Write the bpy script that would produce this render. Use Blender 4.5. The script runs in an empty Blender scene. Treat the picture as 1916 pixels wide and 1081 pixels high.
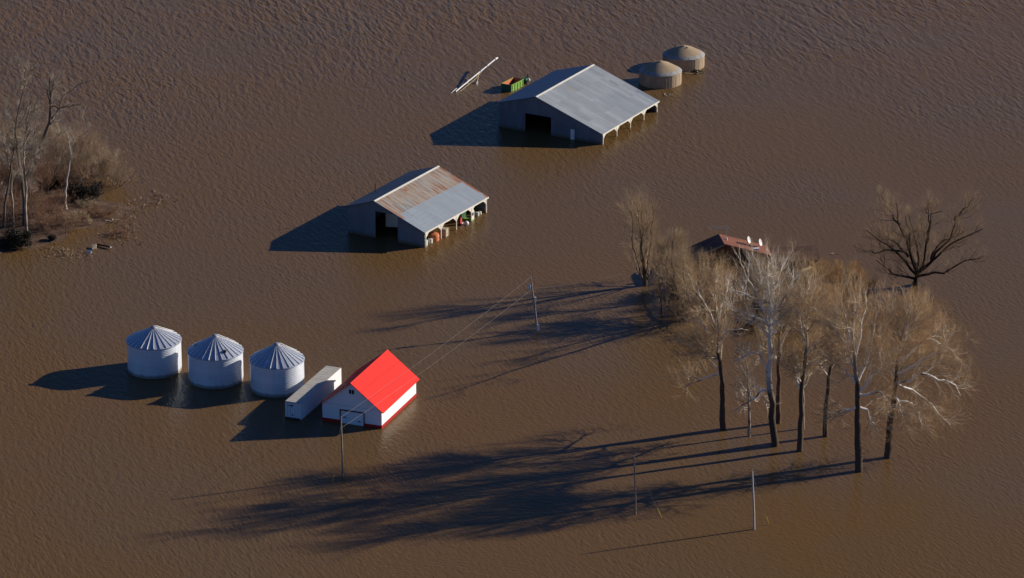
import bpy, math, random
import numpy as np
from mathutils import Vector
R = math.radians
sc = bpy.context.scene
COL = sc.collection

# ------------------------------------------------------------------ camera, sky, sun
F, PITCH, HC = 7500.0, R(20.5), 235.0
cam_d = bpy.data.cameras.new('camera'); cam = bpy.data.objects.new('camera', cam_d); COL.objects.link(cam)
CAM = np.array([0, -HC / math.tan(PITCH), HC])
cam.location = CAM; cam.rotation_euler = (math.pi / 2 - PITCH, 0, 0)
cam_d.sensor_width = 36; cam_d.lens = 36 * F / 1916; cam_d.clip_start = 5; cam_d.clip_end = 40000
sc.camera = cam
SUN_EL, SUN_AZ = R(19.8), math.atan2(0.335, 0.94)          # azimuth measured from +x towards +y
w = bpy.data.worlds.new('World'); sc.world = w; w.use_nodes = True
nt = w.node_tree; bg = nt.nodes['Background']
sky = nt.nodes.new('ShaderNodeTexSky'); sky.sky_type = 'NISHITA'; sky.sun_disc = False
sky.sun_elevation = SUN_EL; sky.sun_rotation = math.pi / 2 - SUN_AZ; sky.air_density = 1.0; sky.dust_density = 0.0; sky.ozone_density = 3.0
wb = nt.nodes.new('ShaderNodeVectorMath'); wb.operation = 'MULTIPLY'; wb.inputs[1].default_value = (0.42, 0.68, 1.20)   # the photograph's daylight balance
nt.links.new(sky.outputs[0], wb.inputs[0]); nt.links.new(wb.outputs[0], bg.inputs[0]); bg.inputs[1].default_value = 0.05
sd = bpy.data.lights.new('sun', 'SUN'); sd.energy = 5.0; sd.angle = R(0.5); sd.color = (1.0, 0.93, 0.82)
so = bpy.data.objects.new('sun', sd); COL.objects.link(so)
sv = Vector((math.cos(SUN_EL) * math.cos(SUN_AZ), math.cos(SUN_EL) * math.sin(SUN_AZ), math.sin(SUN_EL)))
so.rotation_euler = sv.to_track_quat('Z', 'Y').to_euler(); so.location = (300, 200, 200)
sc.view_settings.view_transform = 'Standard'; sc.view_settings.look = 'None'
sc.view_settings.exposure = 0.25; sc.view_settings.gamma = 1
sc.render.resolution_x = 1024; sc.render.resolution_y = 578

# ------------------------------------------------------------------ survey helpers
FW = np.array([0, math.cos(PITCH), -math.sin(PITCH)]); UP = np.array([0, math.sin(PITCH), math.cos(PITCH)])
def ray(x, y): return FW * F + np.array([1., 0, 0]) * (x - 958) + UP * (540.5 - y)
def P(x, y, z=0.0):                       # survey point on the level z
    d = ray(x, y); return CAM + d * (z - HC) / d[2]
def Q(x, y, Y):                           # survey point on the vertical plane at world y = Y
    d = ray(x, y); return CAM + d * (Y - CAM[1]) / d[1]

# ------------------------------------------------------------------ materials
def mat(name, col, rough=0.8, metal=0.0, spec=0.3, var=0.0, vscale=1.0, col2=None, stretch=(1, 1, 1), bump=0.0, bscale=20, lo=0.35, hi=0.65, coord='Object'):
    m = bpy.data.materials.new(name); m.use_nodes = True; n = m.node_tree.nodes; l = m.node_tree.links
    b = n['Principled BSDF']; b.inputs['Base Color'].default_value = (*col, 1); b.inputs['Roughness'].default_value = rough
    b.inputs['Metallic'].default_value = metal; b.inputs['Specular IOR Level'].default_value = spec
    tc = n.new('ShaderNodeTexCoord'); mp = n.new('ShaderNodeMapping'); mp.inputs['Scale'].default_value = stretch
    l.new(tc.outputs[coord], mp.inputs[0])
    if var or col2:
        nz = n.new('ShaderNodeTexNoise'); nz.inputs['Scale'].default_value = vscale; nz.inputs['Detail'].default_value = 5
        l.new(mp.outputs[0], nz.inputs['Vector'])
        rp = n.new('ShaderNodeValToRGB'); l.new(nz.outputs[0], rp.inputs[0])
        c2 = col2 or tuple(c * (1 - var) for c in col)
        rp.color_ramp.elements[0].position = lo; rp.color_ramp.elements[0].color = (*c2, 1)
        rp.color_ramp.elements[1].position = hi; rp.color_ramp.elements[1].color = (*col, 1)
        l.new(rp.outputs[0], b.inputs['Base Color'])
    if bump:
        nb = n.new('ShaderNodeTexNoise'); nb.inputs['Scale'].default_value = bscale; l.new(mp.outputs[0], nb.inputs['Vector'])
        bp = n.new('ShaderNodeBump'); bp.inputs['Strength'].default_value = 1; bp.inputs['Distance'].default_value = bump
        l.new(nb.outputs[0], bp.inputs['Height']); l.new(bp.outputs[0], b.inputs['Normal'])
    return m

def ribbed(name, col, axis='Y', pitch=0.3, depth=0.02, rough=0.45, metal=0.25, panels=0.12, pw=0.9, pax=1, col2=None, spec=0.5, rust=None, mud=False):
    """sheet metal: ribs repeating along `axis`, sheet-to-sheet tone differences, optional rusty zone"""
    m = bpy.data.materials.new(name); m.use_nodes = True; n = m.node_tree.nodes; l = m.node_tree.links; b = n['Principled BSDF']
    b.inputs['Roughness'].default_value = rough; b.inputs['Metallic'].default_value = metal; b.inputs['Specular IOR Level'].default_value = spec
    tc = n.new('ShaderNodeTexCoord'); sp = n.new('ShaderNodeSeparateXYZ'); l.new(tc.outputs['Object'], sp.inputs[0])
    def mth(op, a, bb=None):
        q = n.new('ShaderNodeMath'); q.operation = op
        for i, v in enumerate((a, bb)):
            if v is None: continue
            if isinstance(v, (int, float)): q.inputs[i].default_value = v
            else: l.new(v, q.inputs[i])
        return q.outputs[0]
    ax = sp.outputs['XYZ'.index(axis)]
    ph = mth('SINE', mth('MULTIPLY', ax, 2 * math.pi / pitch))
    bp = n.new('ShaderNodeBump'); bp.inputs['Strength'].default_value = 1; bp.inputs['Distance'].default_value = depth
    l.new(ph, bp.inputs['Height']); l.new(bp.outputs[0], b.inputs['Normal'])
    # sheets
    idx = mth('FLOOR', mth('DIVIDE', sp.outputs[pax], pw))
    idx2 = mth('FLOOR', mth('DIVIDE', sp.outputs[0 if pax == 1 else 2], 3.4))
    cm = n.new('ShaderNodeCombineXYZ'); l.new(idx, cm.inputs[0]); l.new(idx2, cm.inputs[1])
    wn = n.new('ShaderNodeTexWhiteNoise'); wn.noise_dimensions = '3D'; l.new(cm.outputs[0], wn.inputs['Vector'])
    mp = n.new('ShaderNodeMapping'); l.new(tc.outputs['Object'], mp.inputs[0]); mp.inputs['Scale'].default_value = (0.12, 1.2, 0.12) if pax == 1 else (1.2, 1.2, 0.2)
    nz = n.new('ShaderNodeTexNoise'); nz.inputs['Scale'].default_value = 1.5; nz.inputs['Detail'].default_value = 6; l.new(mp.outputs[0], nz.inputs['Vector'])
    nz2 = n.new('ShaderNodeTexNoise'); nz2.inputs['Scale'].default_value = 0.35; nz2.inputs['Detail'].default_value = 4; l.new(tc.outputs['Object'], nz2.inputs['Vector'])
    f = mth('ADD', mth('MULTIPLY', wn.outputs['Value'], panels), mth('ADD', mth('MULTIPLY', nz.outputs[0], panels * 1.6), mth('MULTIPLY', nz2.outputs[0], panels * 1.6)))
    f = mth('SUBTRACT', 1.0 + panels * 2.0, f)
    base = n.new('ShaderNodeMix'); base.data_type = 'RGBA'; base.inputs['A'].default_value = (*col, 1); base.inputs['B'].default_value = (*(col2 or col), 1)
    l.new(nz.outputs[0], base.inputs['Factor'])
    vm = n.new('ShaderNodeVectorMath'); vm.operation = 'SCALE'; l.new(base.outputs['Result'], vm.inputs[0]); l.new(f, vm.inputs['Scale'])
    out = vm.outputs[0]
    if rust:                               # rust(m, n, l, mth, sp, tc) -> list of (factor, colour)
        for fac, c in rust(n, l, mth, sp, tc):
            mx = n.new('ShaderNodeMix'); mx.data_type = 'RGBA'; l.new(fac, mx.inputs['Factor']); l.new(out, mx.inputs['A']); mx.inputs['B'].default_value = (*c, 1)
            out = mx.outputs['Result']
    if mud:                                # silt line left by the flood just above the water
        zz = mth('SUBTRACT', sp.outputs[2], mth('MULTIPLY', nz.outputs[0], 0.5))
        mx = n.new('ShaderNodeMix'); mx.data_type = 'RGBA'; l.new(mth('MULTIPLY', ramp(n, l, zz, 0.45, 0.05), 0.75), mx.inputs['Factor']); l.new(out, mx.inputs['A']); mx.inputs['B'].default_value = (0.13, 0.085, 0.045, 1)
        out = mx.outputs['Result']
    l.new(out, b.inputs['Base Color'])
    return m

def ramp(n, l, src, a, b_):
    q = n.new('ShaderNodeMapRange'); q.inputs['From Min'].default_value = a; q.inputs['From Max'].default_value = b_; q.clamp = True
    l.new(src, q.inputs['Value']); return q.outputs[0]

# ------------------------------------------------------------------ mesh building
class MB:
    def __init__(s): s.v = []; s.f = []
    def add(s, vs, fs):
        o = len(s.v); s.v += [tuple(map(float, p)) for p in vs]; s.f += [tuple(o + i for i in f) for f in fs]; return s
    def box(s, x0, x1, y0, y1, z0, z1):
        return s.add([(x, y, z) for z in (z0, z1) for y in (y0, y1) for x in (x0, x1)],
                     [(0, 2, 3, 1), (4, 5, 7, 6), (0, 1, 5, 4), (2, 6, 7, 3), (0, 4, 6, 2), (1, 3, 7, 5)])
    def prism(s, poly, d):                 # polygon (3D points) extruded by vector d
        n = len(poly); a = [Vector(p) for p in poly]; d = Vector(d)
        return s.add(a + [p + d for p in a], [tuple(range(n))[::-1], tuple(range(n, 2 * n))] + [(i, (i + 1) % n, n + (i + 1) % n, n + i) for i in range(n)])
    def tube(s, pts, rad, S=6, cap=True):
        pts = [Vector(p) for p in pts]
        rad = rad if hasattr(rad, '__len__') else [rad] * len(pts)
        o = len(s.v); d0 = (pts[-1] - pts[0]).normalized(); ref = Vector((0, 0, 1)) if abs(d0.z) < 0.9 else Vector((1, 0, 0))
        for i, p in enumerate(pts):
            t = (pts[min(i + 1, len(pts) - 1)] - pts[max(i - 1, 0)]).normalized()
            u = t.cross(ref).normalized(); v = t.cross(u)
            for k in range(S):
                a = 2 * math.pi * k / S; s.v.append(tuple(p + u * (rad[i] * math.cos(a)) + v * (rad[i] * math.sin(a))))
        for i in range(len(pts) - 1):
            for k in range(S):
                s.f.append((o + i * S + k, o + i * S + (k + 1) % S, o + (i + 1) * S + (k + 1) % S, o + (i + 1) * S + k))
        if cap:
            s.f.append(tuple(o + k for k in range(S))[::-1]); s.f.append(tuple(o + (len(pts) - 1) * S + k for k in range(S)))
        return s
    def lathe(s, prof, S=48, c=(0, 0), cap=False):    # profile [(r, z)]
        o = len(s.v)
        for r, z in prof:
            for k in range(S):
                a = 2 * math.pi * k / S; s.v.append((c[0] + r * math.cos(a), c[1] + r * math.sin(a), z))
        for i in range(len(prof) - 1):
            for k in range(S): s.f.append((o + i * S + k, o + i * S + (k + 1) % S, o + (i + 1) * S + (k + 1) % S, o + (i + 1) * S + k))
        if cap: s.f.append(tuple(o + (len(prof) - 1) * S + k for k in range(S)))
        return s
    def blob(s, c, r, seg=10, ring=6):
        o = len(s.v)
        for i in range(ring + 1):
            t = math.pi * i / ring
            for k in range(seg):
                a = 2 * math.pi * k / seg; s.v.append((c[0] + r[0] * math.sin(t) * math.cos(a), c[1] + r[1] * math.sin(t) * math.sin(a), c[2] + r[2] * math.cos(t)))
        for i in range(ring):
            for k in range(seg): s.f.append((o + i * seg + k, o + (i + 1) * seg + k, o + (i + 1) * seg + (k + 1) % seg, o + i * seg + (k + 1) % seg))
        return s
    def build(s, name, m, parent=None, smooth=False, bevel=0):
        me = bpy.data.meshes.new(name); me.from_pydata(s.v, [], s.f); me.materials.append(m); me.validate()
        o = bpy.data.objects.new(name, me); COL.objects.link(o); o.parent = parent
        if smooth: me.shade_smooth(); me.set_sharp_from_angle(angle=R(40))
        if bevel:
            bm = o.modifiers.new('bevel', 'BEVEL'); bm.width = bevel; bm.segments = 2; bm.limit_method = 'ANGLE'
        return o

def tag(o, label=None, cat=None, group=None, kind=None):
    if label: o['label'] = label
    if cat: o['category'] = cat
    if group: o['group'] = group
    if kind: o['kind'] = kind
    return o
def thing(name, loc, rz, label, cat, group=None):
    o = bpy.data.objects.new(name, None); COL.objects.link(o); o.location = loc; o.rotation_euler = (0, 0, rz)
    return tag(o, label, cat, group)

# ------------------------------------------------------------------ WATER
def water_material():
    m = bpy.data.materials.new('muddy_water'); m.use_nodes = True; n = m.node_tree.nodes; l = m.node_tree.links; b = n['Principled BSDF']
    b.inputs['IOR'].default_value = 1.33; b.inputs['Roughness'].default_value = 0.24; b.inputs['Specular IOR Level'].default_value = 0.15
    tc = n.new('ShaderNodeTexCoord')
    def mapping(rot, scl, loc=(0, 0, 0)):
        q = n.new('ShaderNodeMapping'); q.vector_type = 'TEXTURE'; q.inputs['Rotation'].default_value = (0, 0, rot)
        q.inputs['Scale'].default_value = scl; q.inputs['Location'].default_value = loc; l.new(tc.outputs['Object'], q.inputs[0]); return q.outputs[0]
    def noise(vec, s=1.0, det=2.0, dist=0.0, rough=0.5):
        q = n.new('ShaderNodeTexNoise'); q.inputs['Scale'].default_value = s; q.inputs['Detail'].default_value = det
        q.inputs['Distortion'].default_value = dist; q.inputs['Roughness'].default_value = rough; l.new(vec, q.inputs['Vector']); return q.outputs[0]
    def mth(op, a, bb=None, c=None):
        q = n.new('ShaderNodeMath'); q.operation = op
        for i, v in enumerate((a, bb, c)):
            if v is None: continue
            if isinstance(v, (int, float)): q.inputs[i].default_value = v
            else: l.new(v, q.inputs[i])
        return q.outputs[0]
    sp = n.new('ShaderNodeSeparateXYZ'); l.new(tc.outputs['Object'], sp.inputs[0])
    # silt colour varies slowly
    silt = noise(mapping(0.3, (60, 40, 1)), 1.0, 3.0)
    rp = n.new('ShaderNodeValToRGB'); l.new(silt, rp.inputs[0])
    rp.color_ramp.elements[0].position = 0.36; rp.color_ramp.elements[0].color = (0.148, 0.080, 0.027, 1)
    rp.color_ramp.elements[1].position = 0.60; rp.color_ramp.elements[1].color = (0.137, 0.082, 0.037, 1)
    l.new(rp.outputs[0], b.inputs['Base Color'])
    # wave field: chop rolling in from the open side, crests nearly along +y, calmer behind the farm
    r1 = R(14)
    w1 = noise(mapping(r1, (0.95, 3.0, 1)), 1.0, 3.0, 0.3, 0.55)
    w2 = noise(mapping(R(22), (0.50, 1.6, 1), (17, 5, 0)), 1.0, 2.0, 0.3)
    w3 = noise(mapping(R(62), (0.42, 1.1, 1), (7, 45, 0)), 1.0, 2.0, 0.2)
    w4 = noise(mapping(R(75), (0.45, 2.6, 1), (31, 5, 0)), 1.0, 2.0, 0.5)
    patch = noise(mapping(0.0, (38, 60, 1), (11, 3, 0)), 1.0, 2.0)
    fary = ramp(n, l, sp.outputs[1], 20, 200)          # rougher out on the open flood
    nearx = ramp(n, l, sp.outputs[0], 40, -60)
    pm = ramp(n, l, patch, 0.36, 0.64)
    amp1 = mth('ADD', mth('MULTIPLY', fary, mth('MULTIPLY_ADD', pm, 0.9, 0.9)), mth('ADD', mth('MULTIPLY', nearx, 0.28), mth('MULTIPLY', pm, 0.16)))
    h = mth('MULTIPLY', mth('MULTIPLY', w1, amp1), 1.0)
    h = mth('ADD', h, mth('MULTIPLY', w2, mth('ADD', 0.22, mth('MULTIPLY', pm, 0.22))))
    h = mth('ADD', h, mth('MULTIPLY', w3, 0.10))
    h = mth('ADD', h, mth('MULTIPLY', w4, mth('MULTIPLY', mth('SUBTRACT', 1.0, pm), 0.30)))
    w5 = noise(mapping(R(17), (1.9, 6.5, 1), (3, 9, 0)), 1.0, 2.0, 0.5)
    farn = ramp(n, l, sp.outputs[1], 70, 230)
    h = mth('ADD', h, mth('MULTIPLY', w5, mth('MULTIPLY', farn, mth('MULTIPLY_ADD', pm, 1.8, 1.1))))
    bp = n.new('ShaderNodeBump'); bp.inputs['Strength'].default_value = 1.0; bp.inputs['Distance'].default_value = 0.24
    l.new(h, bp.inputs['Height']); l.new(bp.outputs[0], b.inputs['Normal'])
    return m
S = 15000
water = MB().add([(-S, -S, 0), (S, -S, 0), (S, S, 0), (-S, S, 0)], [(0, 1, 2, 3)]).build('water', water_material()); tag(water, kind='structure')

# ------------------------------------------------------------------ shared materials
M = {}
M['white'] = mat('white_paint', (0.80, 0.79, 0.76), 0.55, var=0.08, vscale=0.8)
M['cream'] = mat('cream_steel', (0.72, 0.68, 0.58), 0.5, var=0.15, vscale=1.5)
M['dark'] = mat('dark_interior', (0.03, 0.03, 0.03), 0.9)
M['black'] = mat('black_rubber', (0.02, 0.02, 0.02), 0.7)
M['wood'] = mat('weathered_pole_wood', (0.34, 0.27, 0.21), 0.85, var=0.4, vscale=3, stretch=(3, 3, 0.4))
M['steel'] = mat('grey_steel', (0.42, 0.43, 0.44), 0.4, 0.5)
M['wire'] = mat('aluminium_wire', (0.22, 0.19, 0.16), 0.7)
M['yellow'] = mat('yellow_plastic', (0.75, 0.50, 0.03), 0.5)
M['red_trim'] = mat('red_trim', (0.42, 0.014, 0.014), 0.5, var=0.1)
M['orange'] = mat('faded_orange_paint', (0.62, 0.20, 0.08), 0.6, var=0.2, vscale=2)
M['redp'] = mat('faded_red_paint', (0.55, 0.06, 0.04), 0.55)
M['green'] = mat('green_paint', (0.22, 0.42, 0.07), 0.5, var=0.25, vscale=2)
M['dgreen'] = mat('dark_and_shaded_green_paint', (0.03, 0.12, 0.05), 0.5)  # real dark green; on the wagon ends, green with shade painted in
M['tan'] = mat('tan_board', (0.50, 0.40, 0.27), 0.8, var=0.2)
M['rust'] = mat('rusty_steel', (0.34, 0.10, 0.045), 0.9, var=0.4, vscale=2)

# ------------------------------------------------------------------ barn builder (x: across from the open/right side, y: back, z: up)
def panel_wall(mb, breaks, prof, y0, th, zb, openings=()):
    """gable wall between breaks following the roof profile prof(x); openings: (x0, x1, z0, z1)"""
    for a, b_ in zip(breaks[:-1], breaks[1:]):
        op = [o for o in openings if o[0] <= a + 1e-4 and o[1] >= b_ - 1e-4]
        if not op:
            mb.prism([(a, y0, zb), (b_, y0, zb), (b_, y0, prof(b_)), (a, y0, prof(a))], (0, th, 0))
        else:
            o = op[0]
            if o[2] > zb: mb.prism([(a, y0, zb), (b_, y0, zb), (b_, y0, o[2]), (a, y0, o[2])], (0, th, 0))
            mb.prism([(a, y0, o[3]), (b_, y0, o[3]), (b_, y0, prof(b_)), (a, y0, prof(a))], (0, th, 0))
    return mb

def roof_plane(mb, xa, za, xb, zb_, y0, y1, th=0.10):
    return mb.prism([(xa, y0, za), (xb, y0, zb_), (xb, y0, zb_ + th), (xa, y0, za + th)], (0, y1 - y0, 0))

def pole_barn(root, W, L, xr, ze_r, ze_l, zr, mroof_r, mroof_l, mwall, mtrim, opening, door=None, bays=4, gusset=0.55, oh=0.35):
    prof = lambda x: ze_r + (zr - ze_r) * x / xr if x <= xr else zr + (ze_l - zr) * (x - xr) / (W - xr)
    sr = (zr - ze_r) / xr; sl = (zr - ze_l) / (W - xr); ZB = -1.5
    brk = sorted({0.0, W, xr, opening[0], opening[1]})
    panel_wall(MB(), brk, prof, 0, 0.12, ZB, [opening]).build('front_wall', mwall, root)
    panel_wall(MB(), [0.0, xr, W], prof, L - 0.12, 0.12, ZB).build('rear_wall', mwall, root)
    MB().box(W - 0.12, W - 0.001, 0.122, L - 0.122, ZB, ze_l - 0.004).build('side_wall', mwall, root)
    roof_plane(MB(), -oh, ze_r - sr * oh + 0.01, xr - 0.002, zr + 0.01, -oh, L + oh).build('right_roof', mroof_r, root)
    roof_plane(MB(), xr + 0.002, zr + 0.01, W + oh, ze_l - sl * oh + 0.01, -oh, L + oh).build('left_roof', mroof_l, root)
    cap = MB(); cap.prism([(xr - 0.28, -oh - 0.02, zr - 0.28 * sr + 0.115), (xr, -oh - 0.02, zr + 0.12), (xr + 0.28, -oh - 0.02, zr - 0.28 * sl + 0.115), (xr + 0.28, -oh - 0.02, zr - 0.28 * sl + 0.15), (xr, -oh - 0.02, zr + 0.18), (xr - 0.28, -oh - 0.02, zr - 0.28 * sr + 0.15)], (0, L + 2 * oh + 0.04, 0))
    cap.build('ridge_cap', mtrim, root)
    fb = MB().box(-oh - 0.06, -oh - 0.002, -oh, L + oh, ze_r - sr * oh - 0.16, ze_r - sr * oh + 0.12)
    fb.box(-0.10, 0.0, 0.0, L, ze_r - 0.42, ze_r - 0.03); fb.build('eave_beam', mtrim, root)
    for i in range(bays + 1):
        y = 0.14 + (L - 0.28) * i / bays
        pm = MB().box(-0.24, -0.102, y - 0.08, y + 0.08, ZB, ze_r - 0.2)
        g = gusset; zt = ze_r - 0.06
        for s_ in (-1, 1):
            if (i == 0 and s_ < 0) or (i == bays and s_ > 0): continue
            zb2 = zt - 0.34; us = (0.0, 0.15, 0.35, 0.6, 1.0)
            arc = [(-0.20, y + s_ * (0.08 + g * 1.15 * u_ ** 1.25), zb2 - g * (1 - u_) ** 1.25) for u_ in us] + [(-0.20, y + s_ * 0.08, zb2)]
            pm.prism(arc if s_ < 0 else arc[::-1], (0.09, 0, 0))
        pm.build('post', mtrim, root)
    if door:
        MB().box(door[0], door[1], -0.06, -0.004, door[2], door[3]).build('door', M['white'], root, bevel=0.01)
    return prof

def rect_mask(n, l, mth, sp, x0, x1, y0, y1):
    f = None
    for ax, a, b_ in ((0, x0, x1), (1, y0, y1)):
        for v in (ramp(n, l, sp.outputs[ax], a, a + 0.15), ramp(n, l, sp.outputs[ax], b_, b_ - 0.15)):
            f = v if f is None else mth('MULTIPLY', f, v)
    return f
def big_marks(n, l, mth, sp, tc):
    out = [(mth('MULTIPLY', rect_mask(n, l, mth, sp, -4.2, 0.6, 21.3, 22.5), 0.65), (0.16, 0.19, 0.25))]
    out.append((mth('MULTIPLY', rect_mask(n, l, mth, sp, -9.0, -6.8, 19.6, 20.6), 0.55), (0.18, 0.18, 0.18)))
    out.append((mth('MULTIPLY', rect_mask(n, l, mth, sp, -4.4, -0.4, 4.4, 4.8), 0.6), (0.30, 0.20, 0.12)))
    out.append((mth('MULTIPLY', rect_mask(n, l, mth, sp, -12.8, -10.5, 9.0, 9.9), 0.5), (0.30, 0.26, 0.19)))
    out.append((mth('MULTIPLY', rect_mask(n, l, mth, sp, -6.3, 0.6, 9.5, 18.5), 0.22), (0.22, 0.25, 0.29)))
    return out
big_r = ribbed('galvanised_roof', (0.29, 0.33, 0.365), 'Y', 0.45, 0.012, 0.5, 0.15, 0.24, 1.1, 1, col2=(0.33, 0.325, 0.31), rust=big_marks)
big_l = ribbed('shaded_side_roof', (0.025, 0.055, 0.15), 'Y', 0.45, 0.010, 0.38, 0.85, 0.10, 1.0, 1)  # left slope: shade and reflected sky blue put into the base colour
wallm = ribbed('metal_siding', (0.15, 0.17, 0.19), 'X', 0.4, 0.012, 0.6, 0.1, 0.22, 0.9, 0, mud=True)
# ------------------------------------------------------------------ BIG METAL BARN
def frame(yaw): return R(yaw) - math.pi / 2          # local +y = back direction, local +x = to the right ... mirrored below
def corner_thing(name, loc, yaw, label, cat, group=None):
    # local x must run to the LEFT along the front: x = rotate(back, +90deg); use a left-handed-free frame by building with x -> -x
    return thing(name, loc, frame(yaw), label, cat, group)
def flip(root):                                        # builders use x = distance leftwards; turn it into the root's -x
    for o in list(COL.objects):
        if o.parent == root and o.type == 'MESH':
            n = len(o.data.vertices); a = np.empty(n * 3, np.float32); o.data.vertices.foreach_get('co', a); a[0::3] *= -1
            o.data.vertices.foreach_set('co', a); o.data.flip_normals(); o.data.update()
bb = corner_thing('metal_barn', (16.64, 76.49, 0), 61.15, 'large open-sided grey metal barn with clean galvanised roof, standing beside the two tan tanks', 'barn', 'open-sided pole barns')
# flip() mirrors vertices after building, so material masks use negative x: keep masks written for +x by mirroring inside
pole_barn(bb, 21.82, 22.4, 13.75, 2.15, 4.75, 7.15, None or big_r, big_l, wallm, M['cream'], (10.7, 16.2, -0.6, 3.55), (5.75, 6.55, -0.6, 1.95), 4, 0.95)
flip(bb)

# ------------------------------------------------------------------ RUSTY SHED
def mid_rust(n, l, mth, sp, tc):
    out = []
    X = mth('MULTIPLY', sp.outputs[0], -1.0); Y = sp.outputs[1]
    def stripes(scale, thr, seed, soft=0.06):
        cm = n.new('ShaderNodeCombineXYZ'); l.new(mth('MULTIPLY', X, 0.10), cm.inputs[0]); l.new(mth('ADD', Y, seed), cm.inputs[1])
        q = n.new('ShaderNodeTexNoise'); q.inputs['Scale'].default_value = scale; q.inputs['Detail'].default_value = 3; l.new(cm.outputs[0], q.inputs['Vector'])
        return ramp(n, l, q.outputs[0], thr, thr + soft)
    jag = n.new('ShaderNodeTexNoise'); jag.inputs['Scale'].default_value = 0.6; l.new(tc.outputs['Object'], jag.inputs['Vector'])
    # upper course of older cream/rust sheets; it widens towards the back
    lim = mth('ADD', mth('MULTIPLY', Y, -0.02), 5.2)
    up = ramp(n, l, mth('SUBTRACT', X, lim), -0.05, 0.05)
    up = mth('MULTIPLY', up, ramp(n, l, Y, 21.6, 21.3))
    out.append((mth('MULTIPLY', up, 0.92), (0.37, 0.32, 0.255)))
    out.append((mth('MULTIPLY', up, stripes(2.2, 0.48, 3.0)), (0.34, 0.23, 0.15)))
    out.append((mth('MULTIPLY', up, stripes(2.6, 0.56, 9.0)), (0.25, 0.105, 0.05)))
    out.append((mth('MULTIPLY', up, stripes(1.3, 0.57, 31.0)), (0.20, 0.225, 0.25)))
    # rust patch, rusty verge courses and rusty far verge
    out.append((mth('MULTIPLY', rect_mask(n, l, mth, sp, -9.3, -8.4, 7.9, 8.9), 0.8), (0.30, 0.12, 0.05)))
    out.append((mth('MULTIPLY', ramp(n, l, Y, 0.7, 0.0), mth('MULTIPLY', ramp(n, l, X, 3.6, 4.4), stripes(1.6, 0.40, 5.0))), (0.33, 0.16, 0.085)))
    out.append((mth('MULTIPLY', ramp(n, l, Y, 20.6, 21.0), ramp(n, l, jag.outputs[0], 0.30, 0.45)), (0.31, 0.125, 0.06)))
    # rows of dark nail rust on the lower sheets near the front
    gx = mth('ABSOLUTE', mth('SUBTRACT', mth('FRACT', mth('DIVIDE', X, 0.85)), 0.5)); gy = mth('ABSOLUTE', mth('SUBTRACT', mth('FRACT', mth('DIVIDE', Y, 0.9)), 0.5))
    dot = mth('MULTIPLY', ramp(n, l, gx, 0.16, 0.10), ramp(n, l, gy, 0.16, 0.10))
    dot = mth('MULTIPLY', dot, ramp(n, l, jag.outputs[0], 0.47, 0.55))
    dot = mth('MULTIPLY', dot, mth('MULTIPLY', mth('SUBTRACT', 1.0, up), ramp(n, l, Y, 9.0, 7.0)))
    out.append((mth('MULTIPLY', dot, 0.7), (0.24, 0.15, 0.10)))
    out.append((mth('MULTIPLY', mth('SUBTRACT', 1.0, up), mth('MULTIPLY', stripes(0.5, 0.56, 60.0, 0.12), 0.35)), (0.30, 0.25, 0.20)))
    return out
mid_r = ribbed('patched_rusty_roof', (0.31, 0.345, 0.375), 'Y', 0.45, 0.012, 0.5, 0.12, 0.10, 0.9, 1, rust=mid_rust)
mid_l = ribbed('shade_toned_patched_roof', (0.05, 0.075, 0.14), 'Y', 0.45, 0.012, 0.42, 0.6, 0.5, 2.4, 1, col2=(0.045, 0.045, 0.05))  # patched sheets with the left slope's shade put into their colour
ms = corner_thing('metal_shed', (-15.09, 20.47, 0), 60.06, 'smaller open-sided metal shed with a patched rusty roof and farm gear crammed under its eave', 'shed', 'open-sided pole barns')
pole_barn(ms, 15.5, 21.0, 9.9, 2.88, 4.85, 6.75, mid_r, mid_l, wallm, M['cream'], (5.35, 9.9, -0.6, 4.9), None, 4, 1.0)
flip(ms)
MB().tube([(-15.2, 8.6, 4.4), (-15.2, 8.6, 6.4)], 0.09, 8).build('vent_pipe', M['dark'], ms)
def world(root, x, y, z=0):                            # point in a barn's own frame (x leftwards, y back)
    a = root.rotation_euler.z; c, s = math.cos(a), math.sin(a); lx, ly = -x, y
    return (root.location.x + c * lx - s * ly, root.location.y + s * lx + c * ly, z)

# gear inside / under the shed eave (each its own thing)
def tank_round():
    t = thing('fuel_tank', world(ms, 0.55, 4.0, 0.55), ms.rotation_euler.z, 'round faded orange tank under the rusty shed eave, second bay from the front corner', 'tank')
    MB().lathe([(0.02, -0.95), (0.7, -0.9), (0.98, -0.7), (1.0, 0.3), (0.9, 0.62), (0.45, 0.82), (0.02, 0.86)], 20).build('shell', M['orange'], t, True)
    MB().lathe([(0.2, 0.8), (0.2, 0.98), (0.02, 0.98)], 12).build('cap', M['rust'], t, True)
tank_round()
t = thing('wooden_crate', world(ms, 0.2, 6.8, -0.3), ms.rotation_euler.z + 0.1, 'tan board crate under the rusty shed eave, just right of the orange tank', 'crate')
b_ = MB().box(-0.7, 0.7, -0.65, 0.65, 0, 1.7); b_.build('box', M['tan'], t, bevel=0.03)
fr = MB()
for z in (0.1, 0.8, 1.55): fr.box(0.702, 0.74, -0.66, 0.66, z, z + 0.09)
for y in (-0.66, 0.57): fr.box(0.742, 0.77, y, y + 0.09, 0.0, 1.7)
fr.build('slat', M['wood'], t)
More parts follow.
